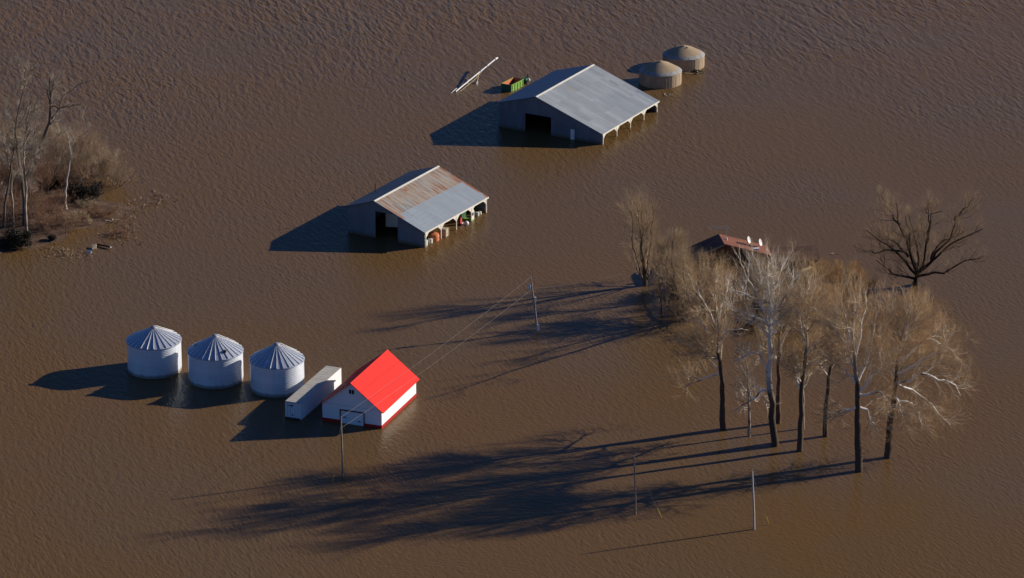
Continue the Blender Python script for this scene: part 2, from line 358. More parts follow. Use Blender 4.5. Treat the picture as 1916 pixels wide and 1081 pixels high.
def machine(loc, rz, label, s=1.0, body=M['cream'], hood=M['green']):
    t = thing('tractor', loc, rz, label, 'tractor'); t.scale = (s, s, s)
    m = MB().prism([(-0.5, -1.7, 0.2), (0.5, -1.7, 0.2), (0.42, -1.7, 1.1), (-0.42, -1.7, 1.1)], (0, 1.9, 0.1)); m.build('hood', hood, t, bevel=0.06)
    MB().box(-0.7, 0.7, 0.25, 1.5, 0.9, 2.3).build('cab', M['dgreen'], t, bevel=0.08)
    MB().box(-0.8, 0.8, 0.15, 1.6, 2.302, 2.42).build('cab_roof', body, t, bevel=0.04)
    for sx in (-1, 1):
        w_ = MB().tube([(sx * 0.75, 1.0, 0.55), (sx * 1.1, 1.0, 0.55)], 0.75, 20); ww = w_.build('rear_wheel', M['black'], t)
        MB().tube([(sx * 1.101, 1.0, 0.55), (sx * 1.14, 1.0, 0.55)], 0.40, 16).build('rim', body, ww)
        w_ = MB().tube([(sx * 0.55, -1.3, 0.25), (sx * 0.85, -1.3, 0.25)], 0.42, 18); ww = w_.build('front_wheel', M['black'], t)
        MB().tube([(sx * 0.851, -1.3, 0.25), (sx * 0.88, -1.3, 0.25)], 0.22, 14).build('rim', body, ww)
    MB().tube([(0.3, -1.0, 1.1), (0.3, -1.0, 2.0)], 0.05, 8).build('exhaust_pipe', M['black'], t)
    return t
machine(world(ms, 1.7, 1.5, -0.9), ms.rotation_euler.z, 'green and cream tractor half sunk in the front corner bay of the rusty shed', 0.85)
machine(world(ms, 1.3, 16.0, -0.9), ms.rotation_euler.z + 1.5, 'pale green tractor half sunk in the rear bay of the rusty shed', 0.95)
# white slab with a round hole leaning at the rear bay
t = thing('implement_panel', world(ms, 0.1, 16.3, 0), ms.rotation_euler.z, 'upright cream machine panel with round black hole, rear bay of the rusty shed', 'machine')
MB().prism([(0.0, -0.55, -0.6), (0.0, 0.55, -0.6), (0.0, 0.62, 1.5), (0.0, 0.25, 2.0), (0.0, -0.5, 1.7)], (0.16, 0, 0)).build('panel', M['cream'], t, bevel=0.03)
MB().tube([(0.155, 0.05, 1.1), (0.19, 0.05, 1.1)], 0.30, 16).build('hole', M['dark'], t)
t = thing('seed_drill', world(ms, 0.8, 13.3, 0), ms.rotation_euler.z, 'bright red implement part poking from the water under the rusty shed eave', 'implement')
MB().prism([(0, -0.45, -0.5), (0, 0.35, -0.5), (0, 0.25, 0.9), (0, -0.1, 1.6), (0, -0.4, 0.8)], (0.35, 0, 0)).build('frame', M['redp'], t, bevel=0.05)
MB().tube([(0.1, -0.3, 0.0), (0.1, 0.9, 0.0)], 0.09, 8).build('axle', M['steel'], t)
t = thing('float_ball', world(ms, -0.35, 13.7, 0.25), 0, 'white round ball floating by the third post of the rusty shed', 'buoy')
MB().blob((0, 0, 0), (0.42, 0.42, 0.42), 16, 10).build('shell', M['white'], t, True)
MB().tube([(0, 0, 0.38), (0, 0, 0.52)], 0.07, 8).build('neck', M['steel'], t)
for k, (x, y, s, lb) in enumerate([(0.5, 1.0, 0.5, 'pale plastic drum at the front corner post of the rusty shed'), (0.3, 2.45, 0.42, 'cream bucket-like drum between the orange tank and the front corner post'),
                                   (0.4, 18.6, 0.38, 'small white drum in the rearmost bay of the rusty shed, nearer the tractor'), (0.4, 19.6, 0.30, 'smallest white drum beside the rear corner post of the rusty shed')]):
    t = thing('drum', world(ms, x, y, -0.2), k, lb, 'drum', 'pale drums under the shed eave')
    MB().lathe([(0.02, 0), (s, 0), (s, s * 0.9), (s * 1.04, s), (s, s * 1.1), (s, s * 2.2), (s * 0.9, s * 2.3), (0.02, s * 2.3)], 16).build('shell', M['cream'], t, True)
    MB().lathe([(s * 0.3, s * 2.3), (s * 0.3, s * 2.5), (0.02, s * 2.5)], 10).build('lid', M['steel'], t, True)
t = thing('grain_wagon', world(ms, 7.6, 3.2, 0), ms.rotation_euler.z, 'cream farm wagon with a dark hole, inside the open front of the rusty shed', 'wagon')
MB().prism([(-2.2, 0, 1.0), (2.2, 0, 1.7), (2.2, 0, 3.6), (-2.2, 0, 3.9)], (0, 1.6, 0)).build('body', M['cream'], t, bevel=0.05)
MB().tube([(-0.6 + 1.4, -0.05, 2.9), (-0.6 + 1.4, 0.01, 2.9)], 0.28, 14).build('hatch', M['dark'], t)
for sx in (-1.5, 1.5): MB().tube([(sx, 0.1, -0.1), (sx, 0.45, -0.1)], 0.6, 16).build('wheel', M['black'], t)

# ------------------------------------------------------------------ RED-ROOFED BARN
def red_barn():
    t = thing('red_roofed_barn', (-19.97, -61.11, 0), R(69.4) - math.pi / 2, 'white barn with bright red gable roof and red base trim in the left foreground', 'barn')
    W, L, ze, zr = 9.81, 14.2, 3.0, 6.85; xr = W / 2; ZB = -1.5; oh = 0.42; s = (zr - ze) / xr
    white = ribbed('white_siding', (0.80, 0.80, 0.80), 'X', 0.3, 0.006, 0.55, 0.0, 0.03, 0.9, 0)
    white2 = ribbed('white_side_siding', (0.82, 0.82, 0.80), 'Y', 0.3, 0.006, 0.55, 0.0, 0.02, 0.9, 2)
    red = ribbed('red_roof_sheets', (0.76, 0.024, 0.015), 'Y', 0.3, 0.006, 0.6, 0.0, 0.05, 0.9, 1, spec=0.15)
    prof = lambda x: ze + s * min(x, W - x)
    do = (2.95, 6.75, -1.5, 2.1)
    panel_wall(MB(), [0, do[0], xr, do[1], W], prof, 0, 0.12, ZB, [do]).build('front_wall', white, t)
    panel_wall(MB(), [0, xr, W], prof, L - 0.12, 0.12, ZB).build('rear_wall', white, t)
    MB().box(0.001, 0.12, 0.122, L - 0.122, ZB, ze - 0.05).build('right_wall', white2, t)
    MB().box(W - 0.12, W - 0.001, 0.122, L - 0.122, ZB, ze - 0.05).build('left_wall', white2, t)
    roof_plane(MB(), -oh, ze - s * oh + 0.01, xr - 0.002, zr + 0.01, -oh, L + oh, 0.12).build('right_roof', red, t)
    roof_plane(MB(), xr + 0.002, zr + 0.01, W + oh, ze - s * oh + 0.01, -oh, L + oh, 0.12).build('left_roof', red, t)
    rc = MB().prism([(xr - 0.2, -oh - 0.02, zr - 0.2 * s + 0.135), (xr, -oh - 0.02, zr + 0.14), (xr + 0.2, -oh - 0.02, zr - 0.2 * s + 0.135), (xr + 0.2, -oh - 0.02, zr - 0.2 * s + 0.17), (xr, -oh - 0.02, zr + 0.18), (xr - 0.2, -oh - 0.02, zr - 0.2 * s + 0.17)], (0, L + 2 * oh + 0.04, 0)); rc.build('ridge_cap', red, t)
    # red wainscot trim just above the waterline, outside each wall
    MB().box(-0.05, 0.0, -0.05, L + 0.05, ZB, 0.50).build('base_trim', M['red_trim'], t)
    MB().box(0.002, do[0] - 0.16, -0.05, -0.002, ZB, 0.50).build('base_trim', M['red_trim'], t)
    MB().box(do[1] + 0.16, W, -0.05, -0.002, ZB, 0.50).build('base_trim', M['red_trim'], t)
    MB().box(W + 0.001, W + 0.05, -0.05, L + 0.05, ZB, 0.50).build('base_trim', M['red_trim'], t)
    MB().box(-0.06, 0.03, -0.06, -0.052, 0.3, ze).build('corner_trim', M['red_trim'], t)
    # sliding door with dark red surround
    fr = MB().box(do[0] - 0.15, do[0], -0.09, -0.003, ZB, do[3] + 0.18).box(do[1], do[1] + 0.15, -0.09, -0.003, ZB, do[3] + 0.18).box(do[0] + 0.001, do[1] - 0.001, -0.09, -0.003, do[3], do[3] + 0.18)
    fr.build('door_frame', M['red_dark'], t)
    d = MB().box(do[0] + 0.01, do[1] - 0.01, 0.03, 0.09, ZB, do[3] - 0.01).build('door', white, t)
    for sx in (do[0] + 0.5, do[1] - 0.9):
        hd = MB().box(sx, sx + 0.5, -0.01, 0.028, 0.95 if sx > 5 else 0.55, 1.1 if sx > 5 else 0.7).build('handle', M['red_dark'], d)
    # loft vent of two little openings
    v = MB().box(xr - 0.42, xr - 0.05, -0.04, -0.003, 5.05, 5.75).box(xr + 0.05, xr + 0.42, -0.04, -0.003, 5.05, 5.75).build('loft_vent', M['dark'], t)
    MB().box(xr - 0.5, xr + 0.5, -0.06, -0.003, 5.76, 5.84).build('vent_sill', white, v)
    MB().box(0.16, W - 0.16, -0.014, -0.003, 2.96, 3.0).build('siding_seam', M['steel'], t)
    flip(t)
    for c in list(COL.objects):                      # handles and vent sill are grandchildren
        if c.parent and c.parent.parent == t and c.type == 'MESH':
            for v_ in c.data.vertices: v_.co.x *= -1
            c.data.flip_normals()
M['red_dark'] = mat('dark_red_trim', (0.10, 0.012, 0.012), 0.6)
red_barn()

# ------------------------------------------------------------------ SEMI TRAILER
def trailer():
    t = thing('semi_trailer', (-32.52, -57.79, 0), R(69.0) - math.pi / 2, 'white box semi trailer parked in the flood between grain bin and red-roofed barn', 'trailer')
    W, L, z0, z1 = 2.6, 15.9, 0.42, 2.8      # local x 0..-W
    white = mat('trailer_white', (0.78, 0.79, 0.80), 0.45, var=0.08, vscale=0.7)
    rf = mat('trailer_roof', (0.52, 0.48, 0.41), 0.6, var=0.15, vscale=0.6)
    MB().box(-W, 0, 0.06, L, z0 - 0.9, z1).build('body', white, t, bevel=0.03)
    r = MB().box(-W + 0.03, -0.03, 0.09, L - 0.03, z1 + 0.002, z1 + 0.05)
    for k in range(16): r.box(-W + 0.05, -0.05, 0.6 + k * 0.98, 0.66 + k * 0.98, z1 + 0.051, z1 + 0.065)
    r.build('roof', rf, t)
    for k in (0, 1):
        x0 = -W + 0.08 + k * (W / 2 - 0.06)
        d = MB().box(x0, x0 + W / 2 - 0.12, 0.0, 0.058, z0 - 0.8, z1 - 0.14).build('door', white, t, bevel=0.01)
        for q in (0.35, 0.85): MB().tube([(x0 + q, -0.03, z0 - 0.7), (x0 + q, -0.03, z1 - 0.2)], 0.025, 6).build('lock_rod', M['steel'], d)
    MB().box(-W + 0.04, -0.04, -0.03, 0.055, z1 - 0.12, z1 - 0.02).build('top_rail', M['steel'], t)
    # small dark company lettering, upper left door (too small to read in the photo)
    lg = MB(); random.seed(4)
    x = -W + 0.42
    for wd in (0.12, 0.09, 0.13, 0.1): lg.box(x, x + wd, -0.012, -0.003, z1 - 0.62, z1 - 0.46); x += wd + 0.06
    x = -W + 0.42
    for wd in (0.16, 0.1): lg.box(x, x + wd, -0.012, -0.003, z1 - 0.72, z1 - 0.66); x += wd + 0.07
    for wd in (0.14, 0.16): lg.box(x + 0.2, x + 0.2 + wd, -0.012, -0.003, z1 - 0.72, z1 - 0.40); x += wd + 0.04
    lg.build('lettering', M['lett'], t)
    MB().box(-W + 0.02, -0.02, -0.08, -0.01, -0.2, 0.30).build('bumper', M['dark'], t, bevel=0.02)
    for q in (-W + 0.35, -W + 1.15, -0.45): MB().box(q, q + 0.14, -0.10, -0.082, 0.12, 0.24).build('tail_light', M['tail'], t)
    MB().box(-W + 1.16, -W + 1.34, -0.03, -0.004, 0.62, 0.86).build('latch', M['dark'], t)
M['lett'] = mat('dark_lettering', (0.10, 0.03, 0.06), 0.6); M['tail'] = mat('tail_lamp', (0.35, 0.10, 0.08), 0.3)
trailer()

# ------------------------------------------------------------------ GRAIN BINS
binw = ribbed('corrugated_bin_wall', (0.70, 0.73, 0.78), 'Z', 0.28, 0.012, 0.40, 0.22, 0.14, 1.1, 2, mud=True)
ribm = mat('bin_rib_metal', (0.72, 0.72, 0.72), 0.45, 0.2)  # paler than the roof: sunlit brightness of the ribs put into the colour
binr = mat('bin_roof_metal', (0.50, 0.53, 0.60), 0.45, 0.4, var=0.15, vscale=0.8)
def grain_bin(loc, r, ze, zt, label, hatch):
    t = thing('grain_bin', (*loc, 0), 0.12 * loc[0], label, 'grain bin', 'galvanised grain bins')
    MB().lathe([(r, -1.5), (r, ze)], 72).build('wall', binw, t, True)
    rt = 0.45; m = MB().lathe([(r + 0.12, ze - 0.10), (r + 0.13, ze), (rt, zt - 0.15)], 72).build('roof', binr, t, True)
    rb = MB(); n = 26; sl = (zt - 0.15 - ze) / (r + 0.13 - rt)
    for k in range(n):
        a = 2 * math.pi * k / n; c, s = math.cos(a), math.sin(a)
        def pt(rr, off, h): return (c * rr - s * off, s * rr + c * off, ze + (r + 0.13 - rr) * sl + h)
        for (ra, rc_) in ((r + 0.10, rt + 0.03),):
            wA, wB = 0.060, 0.022
            v = [pt(ra, -wA, 0.0), pt(ra, wA, 0.0), pt(ra, wA * .5, 0.15), pt(ra, -wA * .5, 0.15), pt(rc_, -wB, 0.0), pt(rc_, wB, 0.0), pt(rc_, wB * .5, 0.07), pt(rc_, -wB * .5, 0.07)]
            rb.add(v, [(0, 3, 2, 1), (4, 5, 6, 7), (1, 2, 6, 5), (0, 4, 7, 3), (3, 7, 6, 2)])
    rb.build('roof_rib', ribm, t)
    MB().lathe([(rt + 0.05, zt - 0.2), (rt + 0.05, zt), (rt - 0.1, zt + 0.16), (0.02, zt + 0.22)], 20).build('cap', M['steel'], t, True)
    # roof ladder up the back right
    a0 = R(50) - t.rotation_euler.z
    ld = MB(); u = Vector((math.cos(a0), math.sin(a0), 0)); v = Vector((-u.y, u.x, 0))
    for o in (-0.2, 0.2):
        ld.tube([u * (r + 0.1) + v * o + Vector((0, 0, ze + 0.22)), u * (rt) + v * o + Vector((0, 0, zt + 0.12))], 0.04, 6)
    for k in range(12):
        q = k / 11.0; c = u * ((r + .1) * (1 - q) + rt * q) + Vector((0, 0, (ze + .22) * (1 - q) + (zt + .12) * q)); ld.tube([c - v * 0.2, c + v * 0.2], 0.03, 5)
    ld.build('roof_ladder', M['white'], t)
    for ang in hatch:
        a = R(ang) - t.rotation_euler.z; c = Vector((math.cos(a), math.sin(a), 0)); rr = r * 0.74
        hb = MB().lathe([(0.26, 0), (0.26, 0.34), (0.02, 0.40)], 12).build('roof_hatch', M['dark'] if ang < 0 else M['steel'], t, True)
        hb.location = c * rr + Vector((0, 0, ze + (r + .13 - rr) * sl))
grain_bin((-56.76, -36.32), 4.29, 5.0, 7.15, 'leftmost of the three silver grain bins, its shadow falling on open water', [])
grain_bin((-46.73, -40.57), 4.33, 4.85, 7.35, 'middle silver grain bin with small dark hatch on its conical roof', [-58, 175, 60])
grain_bin((-36.83, -44.23), 4.24, 4.85, 7.35, 'rightmost silver grain bin, beside the white semi trailer', [])

# ------------------------------------------------------------------ TAN TANKS
tanw = mat('tan_tank_wall', (0.42, 0.31, 0.20), 0.85, var=0.25, vscale=0.9, stretch=(1, 1, 0.4), bump=0.02, bscale=6)
tanr = mat('rusty_tan_roof', (0.40, 0.29, 0.18), 0.85, var=0.2, vscale=0.5)
tang = mat('grey_skirt', (0.36, 0.34, 0.31), 0.7, var=0.35, vscale=1.4)
def tank(loc, ze, zt, label, port):
    t = thing('storage_tank', (*loc, 0), 0, label, 'tank', 'tan storage tanks')
    r = 4.12
    MB().lathe([(r, -1.5), (r, ze)], 64).build('wall', tanw, t, True)
    MB().lathe([(r + 0.04, ze - 0.05), (r + 0.04, ze + 0.02), (r - 0.25, ze + 0.24), (r - 0.75, ze + 0.50)], 64).build('skirt', tang, t, True)
    MB().lathe([(r - 0.752, ze + 0.505), (r * .45, ze + 0.5 + (zt - ze - .5) * .62), (0.5, zt - 0.10)], 64).build('roof', tanr, t, True)
    MB().lathe([(0.5, zt - 0.14), (0.45, zt), (0.02, zt + 0.1)], 16).build('cap', tanr, t, True)
    st = MB()
    for k in range(24):
        a = 2 * math.pi * k / 24; c, s = math.cos(a), math.sin(a)
        st.tube([(c * (r + .01), s * (r + .01), -1.4), (c * (r + .01), s * (r + .01), ze - 0.06)], 0.03, 4)
    st.build('wall_seam', tanw, t)
    if port: MB().tube([(0.55, -0.75, zt - 0.2), (0.55, -0.95, zt - 0.2)], 0.16, 10).build('port', M['dark'], t)
tank((28.81, 114.58), 2.45, 4.35, 'nearer tan tank with cone roof, partly behind the barn roof corner', False)
tank((33.75, 125.61), 2.3, 4.1, 'farther tan cone-roofed tank with a dark port near its peak', True)
def debris(loc, rz, label, n=7, s=1.0, m=None, seed=0):
    random.seed(seed); t = thing('flood_debris', loc, rz, label, 'debris')
    a = MB()
    for k in range(n):
        x, y = random.uniform(-1, 1) * s, random.uniform(-.6, .6) * s; d = Vector((random.uniform(-1, 1), random.uniform(-1, 1), random.uniform(0, .7))).normalized() * s * random.uniform(.4, 1)
        a.tube([Vector((x, y, 0)) - d * .5, Vector((x, y, 0.1)), Vector((x, y, 0.05)) + d * .5], [0.04 * s + .02, 0.07 * s + .02, 0.03], 5)
    a.build('branches', m or M['dbark'], t)
    p = MB()
    for k in range(3):
        x, y = random.uniform(-1, 1) * s, random.uniform(-.6, .6) * s; c, q = math.cos(k * 1.3), math.sin(k * 1.3)
        p.prism([(x, y, .05), (x + c * .9 * s, y + q * .9 * s, .12), (x + c * .9 * s - q * .2, y + q * .9 * s + c * .2, .12), (x - q * .2, y + c * .2, .05)], (0, 0, 0.05))
    p.build('board', M['tan'], t)
M['dbark'] = mat('wet_dark_bark', (0.035, 0.026, 0.02), 0.9)
debris(P(1302, 136), 0.5, 'dark branches snagged against the base of the farther tan tank', 14, 1.6, None, 3)
debris(P(1252, 178), 0.2, 'thin sticks poking up in front of the nearer tan tank', 4, .7, M['wood'], 5)
debris(P(1561, 476), 0.2, 'small dark piece of driftwood afloat beyond the orange brush', 4, .5, None, 8)

# ------------------------------------------------------------------ GREEN WAGON
def wagon():
    t = thing('gravity_wagon', P(956.7, 172.5), R(59) - math.pi / 2, 'green grain wagon with rusty orange inside, sunk behind the large metal barn', 'wagon')
    W, L, H = 2.3, 4.6, 1.45
    o = MB()
    o.prism([(0, 0, -1), (0, L, -1), (0, L, H), (0, 0, H)], (-0.08, 0, 0)); o.build('right_side', M['green'], t)
    MB().prism([(-W, 0, -1), (-W, L, -1), (-W, L, H), (-W, 0, H)], (0.08, 0, 0)).build('left_side', M['green'], t)
    MB().box(-W + 0.082, -0.082, 0, 0.08, -1, H - 0.002).build('front_panel', M['dgreen'], t)  # shade on this end put into the green, same paint as the sides
    MB().box(-W + 0.082, -0.082, L - 0.08, L, -1, H - 0.002).build('rear_panel', M['dgreen'], t)  # same shade-darkened green as the front end
    MB().prism([(-W + .09, .09, 0.9), (-.09, .09, 0.5), (-.09, L - .09, -0.1), (-W + .09, L - .09, 0.3)], (0, 0, 0.05)).build('floor', M['rust'], t)
    MB().box(-W + .083, -W + .10, .1, L - .1, 0.2, H - .05).box(-W + .1, -.1, L - .10, L - .083, 0.2, H - .05).box(-.1, -.083, .1, L - .1, .2, H - .05).build('lining', M['orange'], t)
    rb = MB()
    for k in range(5): rb.box(0.002, 0.10, 0.3 + k * 1.0, 0.42 + k * 1.0, -0.5, H - 0.1)
    rb.box(0.002, 0.08, 0, L, H - 0.12, H); rb.build('rib', M['green'], t)
    MB().tube([(-W / 2, L, 0.2), (-W / 2, L + 1.9, 0.2)], 0.09, 8).build('drawbar', M['black'], t)
    for k, (x, y) in enumerate(((-W - .05, .8), (-W - .05, L - .8), (0.12, .8), (0.12, L - .8))): MB().tube([(x - .12, y, -0.45), (x + .12, y, -0.45)], 0.5, 16).build('wheel', M['black'], t)
    t = thing('farm_implement', P(984, 153), R(59) - math.pi / 2, 'small dark hitch machine with white end, between green wagon and barn roof', 'implement')
    MB().box(-.5, .5, -.8, .6, -.5, .8).build('body', M['dgreen'], t, bevel=0.1)
    MB().tube([(.2, .3, .5), (.2, .3, 1.5)], 0.09, 8).build('exhaust_pipe', M['black'], t)
    MB().blob((.62, .1, .45), (.25, .3, .35)).build('lamp_cover', M['cream'], t, True)
    MB().tube([(.4, -.5, 0), (.75, -.5, 0)], 0.5, 16).build('wheel', M['black'], t)
wagon()

# ------------------------------------------------------------------ GRAIN AUGER
def auger():
    b = P(852, 172); e2 = P(927, 130); d = Vector(e2) - Vector(b); L = d.length
    t = thing('grain_auger', b, math.atan2(d.y, d.x), 'long thin white grain auger lying tilted out of the water, left of the green wagon', 'auger')
    h = lambda x: 0.05 + 2.1 * x / L
    MB().tube([(0, 0, h(0)), (L * .30, 0, h(L * .30)), (L * .62, 0, h(L * .62)), (L, 0, h(L))], 0.12, 10).build('tube', M['white'], t)
    for q in (0.0, .62, .78): MB().tube([(L * q, 0, h(L * q)), (L * q + .22, 0, h(L * q + .22))], 0.21, 10).build('flange', M['steel'], t)
    MB().tube([(L - .1, 0, h(L)), (L + .9, 0, h(L) + .05)], [0.24, 0.13], 10).build('spout', M['white'], t)
    MB().tube([(0.6, -0.7, .05), (L * .45, -.35, .6), (L * .66, 0, h(L * .66) - .2)], 0.04, 6).build('truss_rod', M['yellowish'], t)
    fr = MB()
    for s in (-1, 1): fr.tube([(L * .42, s * 1.0, -.2), (L * .58, 0, h(L * .58) - .1)], 0.06, 6)
    fr.tube([(L * .42, -1.0, .2), (L * .42, 1.0, .2)], 0.06, 6); fr.build('undercarriage', M['yellowish'], t)
    for s in (-1, 1): MB().tube([(L * .42, s * 1.0 - .1, 0.05), (L * .42, s * 1.0 + .1, 0.05)], 0.38, 14).build('wheel', M['steel'], t)
    MB().tube([(-1.0, 0.5, -0.1), (1.2, 0.35, 0.4)], 0.07, 8).build('intake', M['white'], t)
M['yellowish'] = mat('worn_yellow', (0.55, 0.42, 0.22), 0.7)
auger()

# ------------------------------------------------------------------ POLES AND WIRES
def pole(base, top, h, label, guy=None, extras=None, r=0.15, m=None):
    b = P(*base); t = thing('utility_pole', b, 0, label, 'utility pole', 'utility poles standing in the flood')
    tp = Q(top[0], top[1], b[1]) - b
    MB().tube([(0, 0, -1.5)] + [tuple(tp * q + np.array([0.04 * math.sin(q * 5), 0, 0])) for q in (0, .3, .6, .85, 1)], [r * 1.15, r * 1.1, r, r * .9, r * .8, r * .7], 10).build('shaft', m or M['wood'], t, True)
    ins = MB().tube([tp, tp + np.array([0, 0, .28])], [0.05, 0.09], 8); ins.build('insulator', M['steel'], t)
    MB().tube([tp * .965 + np.array([-.16, 0, 0]), tp * .965 + np.array([.16, 0, 0])], 0.03, 6).build('bolt', M['steel'], t)
    for g in (guy or []):
        e = P(*g) - b; a = tp * 0.93
        gw = MB().tube([a, e], 0.012, 4).build('guy_wire', M['wire'], t)
        dd = (a - e) / np.linalg.norm(a - e)
        MB().tube([e - dd * .2, e + dd * 1.5], 0.045, 6).build('guy_guard', M['yellow'], gw)
    return t, b, tp
p1, b1, t1 = pole((641, 891), (638.5, 783), 9.3, 'slender wooden utility pole standing in front of the red-roofed barn', [(622, 903)])
p2, b2, t2 = pole((1005, 620), (994, 520), 9.3, 'leaning utility pole with grey transformer and meter box, right of the red-roofed barn', [(1028, 603)], m=M['palewood'] if 'palewood' in M else None)
p3, b3, t3 = pole((1189, 962), (1187, 855), 9.0, 'thin reddish utility pole between the two long tree shadows, left of the white pole', [(1238, 968)], r=.12)
p4, b4, t4 = pole((1411, 990), (1408, 881), 9.0, 'pale utility pole nearest the camera at lower right, with a yellow guy guard beside it', [(1439, 981)], r=.16, m=mat('pale_pole_wood', (0.55, 0.48, 0.42), 0.8, var=.25, vscale=3))
tr = t2 * 0.83
MB().lathe([(0.02, -.55), (.26, -.55), (.27, .4), (.2, .5), (.02, .52)], 14, (tr[0] - .42, tr[1])).build('transformer', M['bluegrey'] if 'bluegrey' in M else M['steel'], p2, True).location = (0, 0, tr[2])
c = t2 * .62; MB().box(c[0] + .14, c[0] + .42, c[1] - .18, c[1] + .1, c[2] - .35, c[2] + .25).build('meter_box', M['white'], p2, bevel=.02)
c = t2 * .08; MB().box(c[0] + .02, c[0] + .42, c[1] - .30, c[1] - .17, c[2] - .5, c[2] + .55).build('meter_box', M['white'], p2, bevel=.02)
MB().tube([t2 * .1 + np.array([.17, -.05, 0]), t2 * .6 + np.array([.17, -.05, 0])], 0.05, 6).build('conduit', M['white'], p2)
def wire(a, b, sag, label, r=0.014):
    a = Vector(a); b = Vector(b); pts = [a.lerp(b, k / 24) - Vector((0, 0, sag * 4 * (k / 24) * (1 - k / 24))) for k in range(25)]
    c = pts[0].copy(); o = MB().tube([p - c for p in pts], r, 5).build('power_line', M['wire'], None); o.location = c
    tag(o, label, 'power line', 'power lines')
wire(b1 + t1 + np.array([0, 0, .25]), b2 + t2 + np.array([0, 0, .25]), 0.5, 'upper of the two wires strung from the near pole over the red roof')
wire(b1 + t1 * .84, b2 + t2 * .80, 0.5, 'lower of the two wires strung from the near pole over the red roof')
wire(b2 + t2 * .80, Q(1290, 478, 14), 0.8, 'faint service wire running from the leaning pole to the brown house', 0.010)

# ------------------------------------------------------------------ TREES
rng = np.random.default_rng(7)
def nrm(a): return a / np.maximum(np.linalg.norm(a, axis=-1, keepdims=True), 1e-9)
def resample(pts, n):
    pts = np.asarray(pts, float)
    d = np.r_[0, np.cumsum(np.linalg.norm(np.diff(pts, axis=0), axis=1))]; t = np.linspace(0, d[-1], n)
    return np.stack([np.interp(t, d, pts[:, k]) for k in range(3)], 1)
def children(par, prad, count, t0, t1, ang, length, radius, npts=4, wob=0.25, up=0.0, taper=0.25, out=None, lenjit=0.4):
    """par (N,P,3), prad (N,P): sprout `count` branches from every parent chain"""
    Nn, Pn, _ = par.shape; i = np.repeat(np.arange(Nn), count)
    t = rng.uniform(t0, t1, len(i)); q = t * (Pn - 1); k = np.minimum(q.astype(int), Pn - 2); f = (q - k)[:, None]
    p = par[i, k] * (1 - f) + par[i, k + 1] * f; tan = nrm(par[i, k + 1] - par[i, k])
    r0 = prad[i, k] * (1 - f[:, 0]) + prad[i, k + 1] * f[:, 0]
    pr = rng.normal(size=(len(i), 3)); pr = nrm(pr - (pr * tan).sum(1, keepdims=True) * tan)
    if out is not None: pr = nrm(pr + out * nrm((p - out_c) * np.array([1, 1, 0.0])))
    a = R(ang) * rng.uniform(0.6, 1.3, len(i))[:, None]; d = nrm(np.cos(a) * tan + np.sin(a) * pr)
    L = length * rng.uniform(1 - lenjit, 1 + lenjit, len(i)) * (1.15 - 0.7 * t); st = (L / (npts - 1))[:, None]
    pts = [p]
    for _ in range(npts - 1):
        d = nrm(d + wob * rng.normal(size=d.shape) * 0.5 + np.array([0, 0, up])); pts.append(pts[-1] + d * st)
    pts = np.stack(pts, 1); rr = np.minimum(radius, r0 * 0.8)[:, None] * np.linspace(1, taper, npts)[None] 
    return pts, rr
out_c = np.zeros(3)
def tubes(chains, S):
    V, Fq = [], []; off = 0
    for pts, rad in chains:
        Nn, Pn, _ = pts.shape; d = nrm(pts[:, -1] - pts[:, 0]); ref = np.where(np.abs(d[:, 2:3]) < 0.9, np.array([[0, 0, 1.]]), np.array([[1., 0, 0]]))
        T = np.empty_like(pts); T[:, 1:-1] = pts[:, 2:] - pts[:, :-2]; T[:, 0] = pts[:, 1] - pts[:, 0]; T[:, -1] = pts[:, -1] - pts[:, -2]; T = nrm(T)
        u = nrm(np.cross(T, ref[:, None])); v = np.cross(T, u)
        a = 2 * np.pi * np.arange(S) / S
        ring = pts[:, :, None] + rad[:, :, None, None] * (u[:, :, None] * np.cos(a)[None, None, :, None] + v[:, :, None] * np.sin(a)[None, None, :, None])
        V.append(ring.reshape(-1, 3))
        n = np.arange(Nn)[:, None, None] * Pn * S; p = np.arange(Pn - 1)[None, :, None] * S; k = np.arange(S)[None, None]; k2 = (k + 1) % S
        q = np.stack([n + p + k, n + p + k2, n + p + S + k2, n + p + S + k], -1).reshape(-1, 4) + off
        Fq.append(q); off += Nn * Pn * S
    return np.concatenate(V), np.concatenate(Fq)
def mesh_from(name, parts, m, parent, mats=None):
    """parts: list of (V, F[, material index])"""
    V = []; Fq = []; MI = []; off = 0
    for pt in parts:
        V.append(pt[0]); Fq.append(pt[1] + off); off += len(pt[0]); MI.append(np.full(len(pt[1]), pt[2] if len(pt) > 2 else 0))
    V = np.concatenate(V).astype(np.float32); Fq = np.concatenate(Fq).astype(np.int32); MI = np.concatenate(MI).astype(np.int32)
    me = bpy.data.meshes.new(name); me.vertices.add(len(V)); me.vertices.foreach_set('co', V.ravel())
    c = Fq.shape[1]; me.loops.add(Fq.size); me.loops.foreach_set('vertex_index', Fq.ravel())
    me.polygons.add(len(Fq)); me.polygons.foreach_set('loop_start', np.arange(0, Fq.size, c, dtype=np.int32))
    for q in (mats or [m]): me.materials.append(q)
    me.polygons.foreach_set('material_index', MI); me.update(); me.validate(); me.shade_smooth()
    o = bpy.data.objects.new(name, me); COL.objects.link(o); o.parent = parent; return o

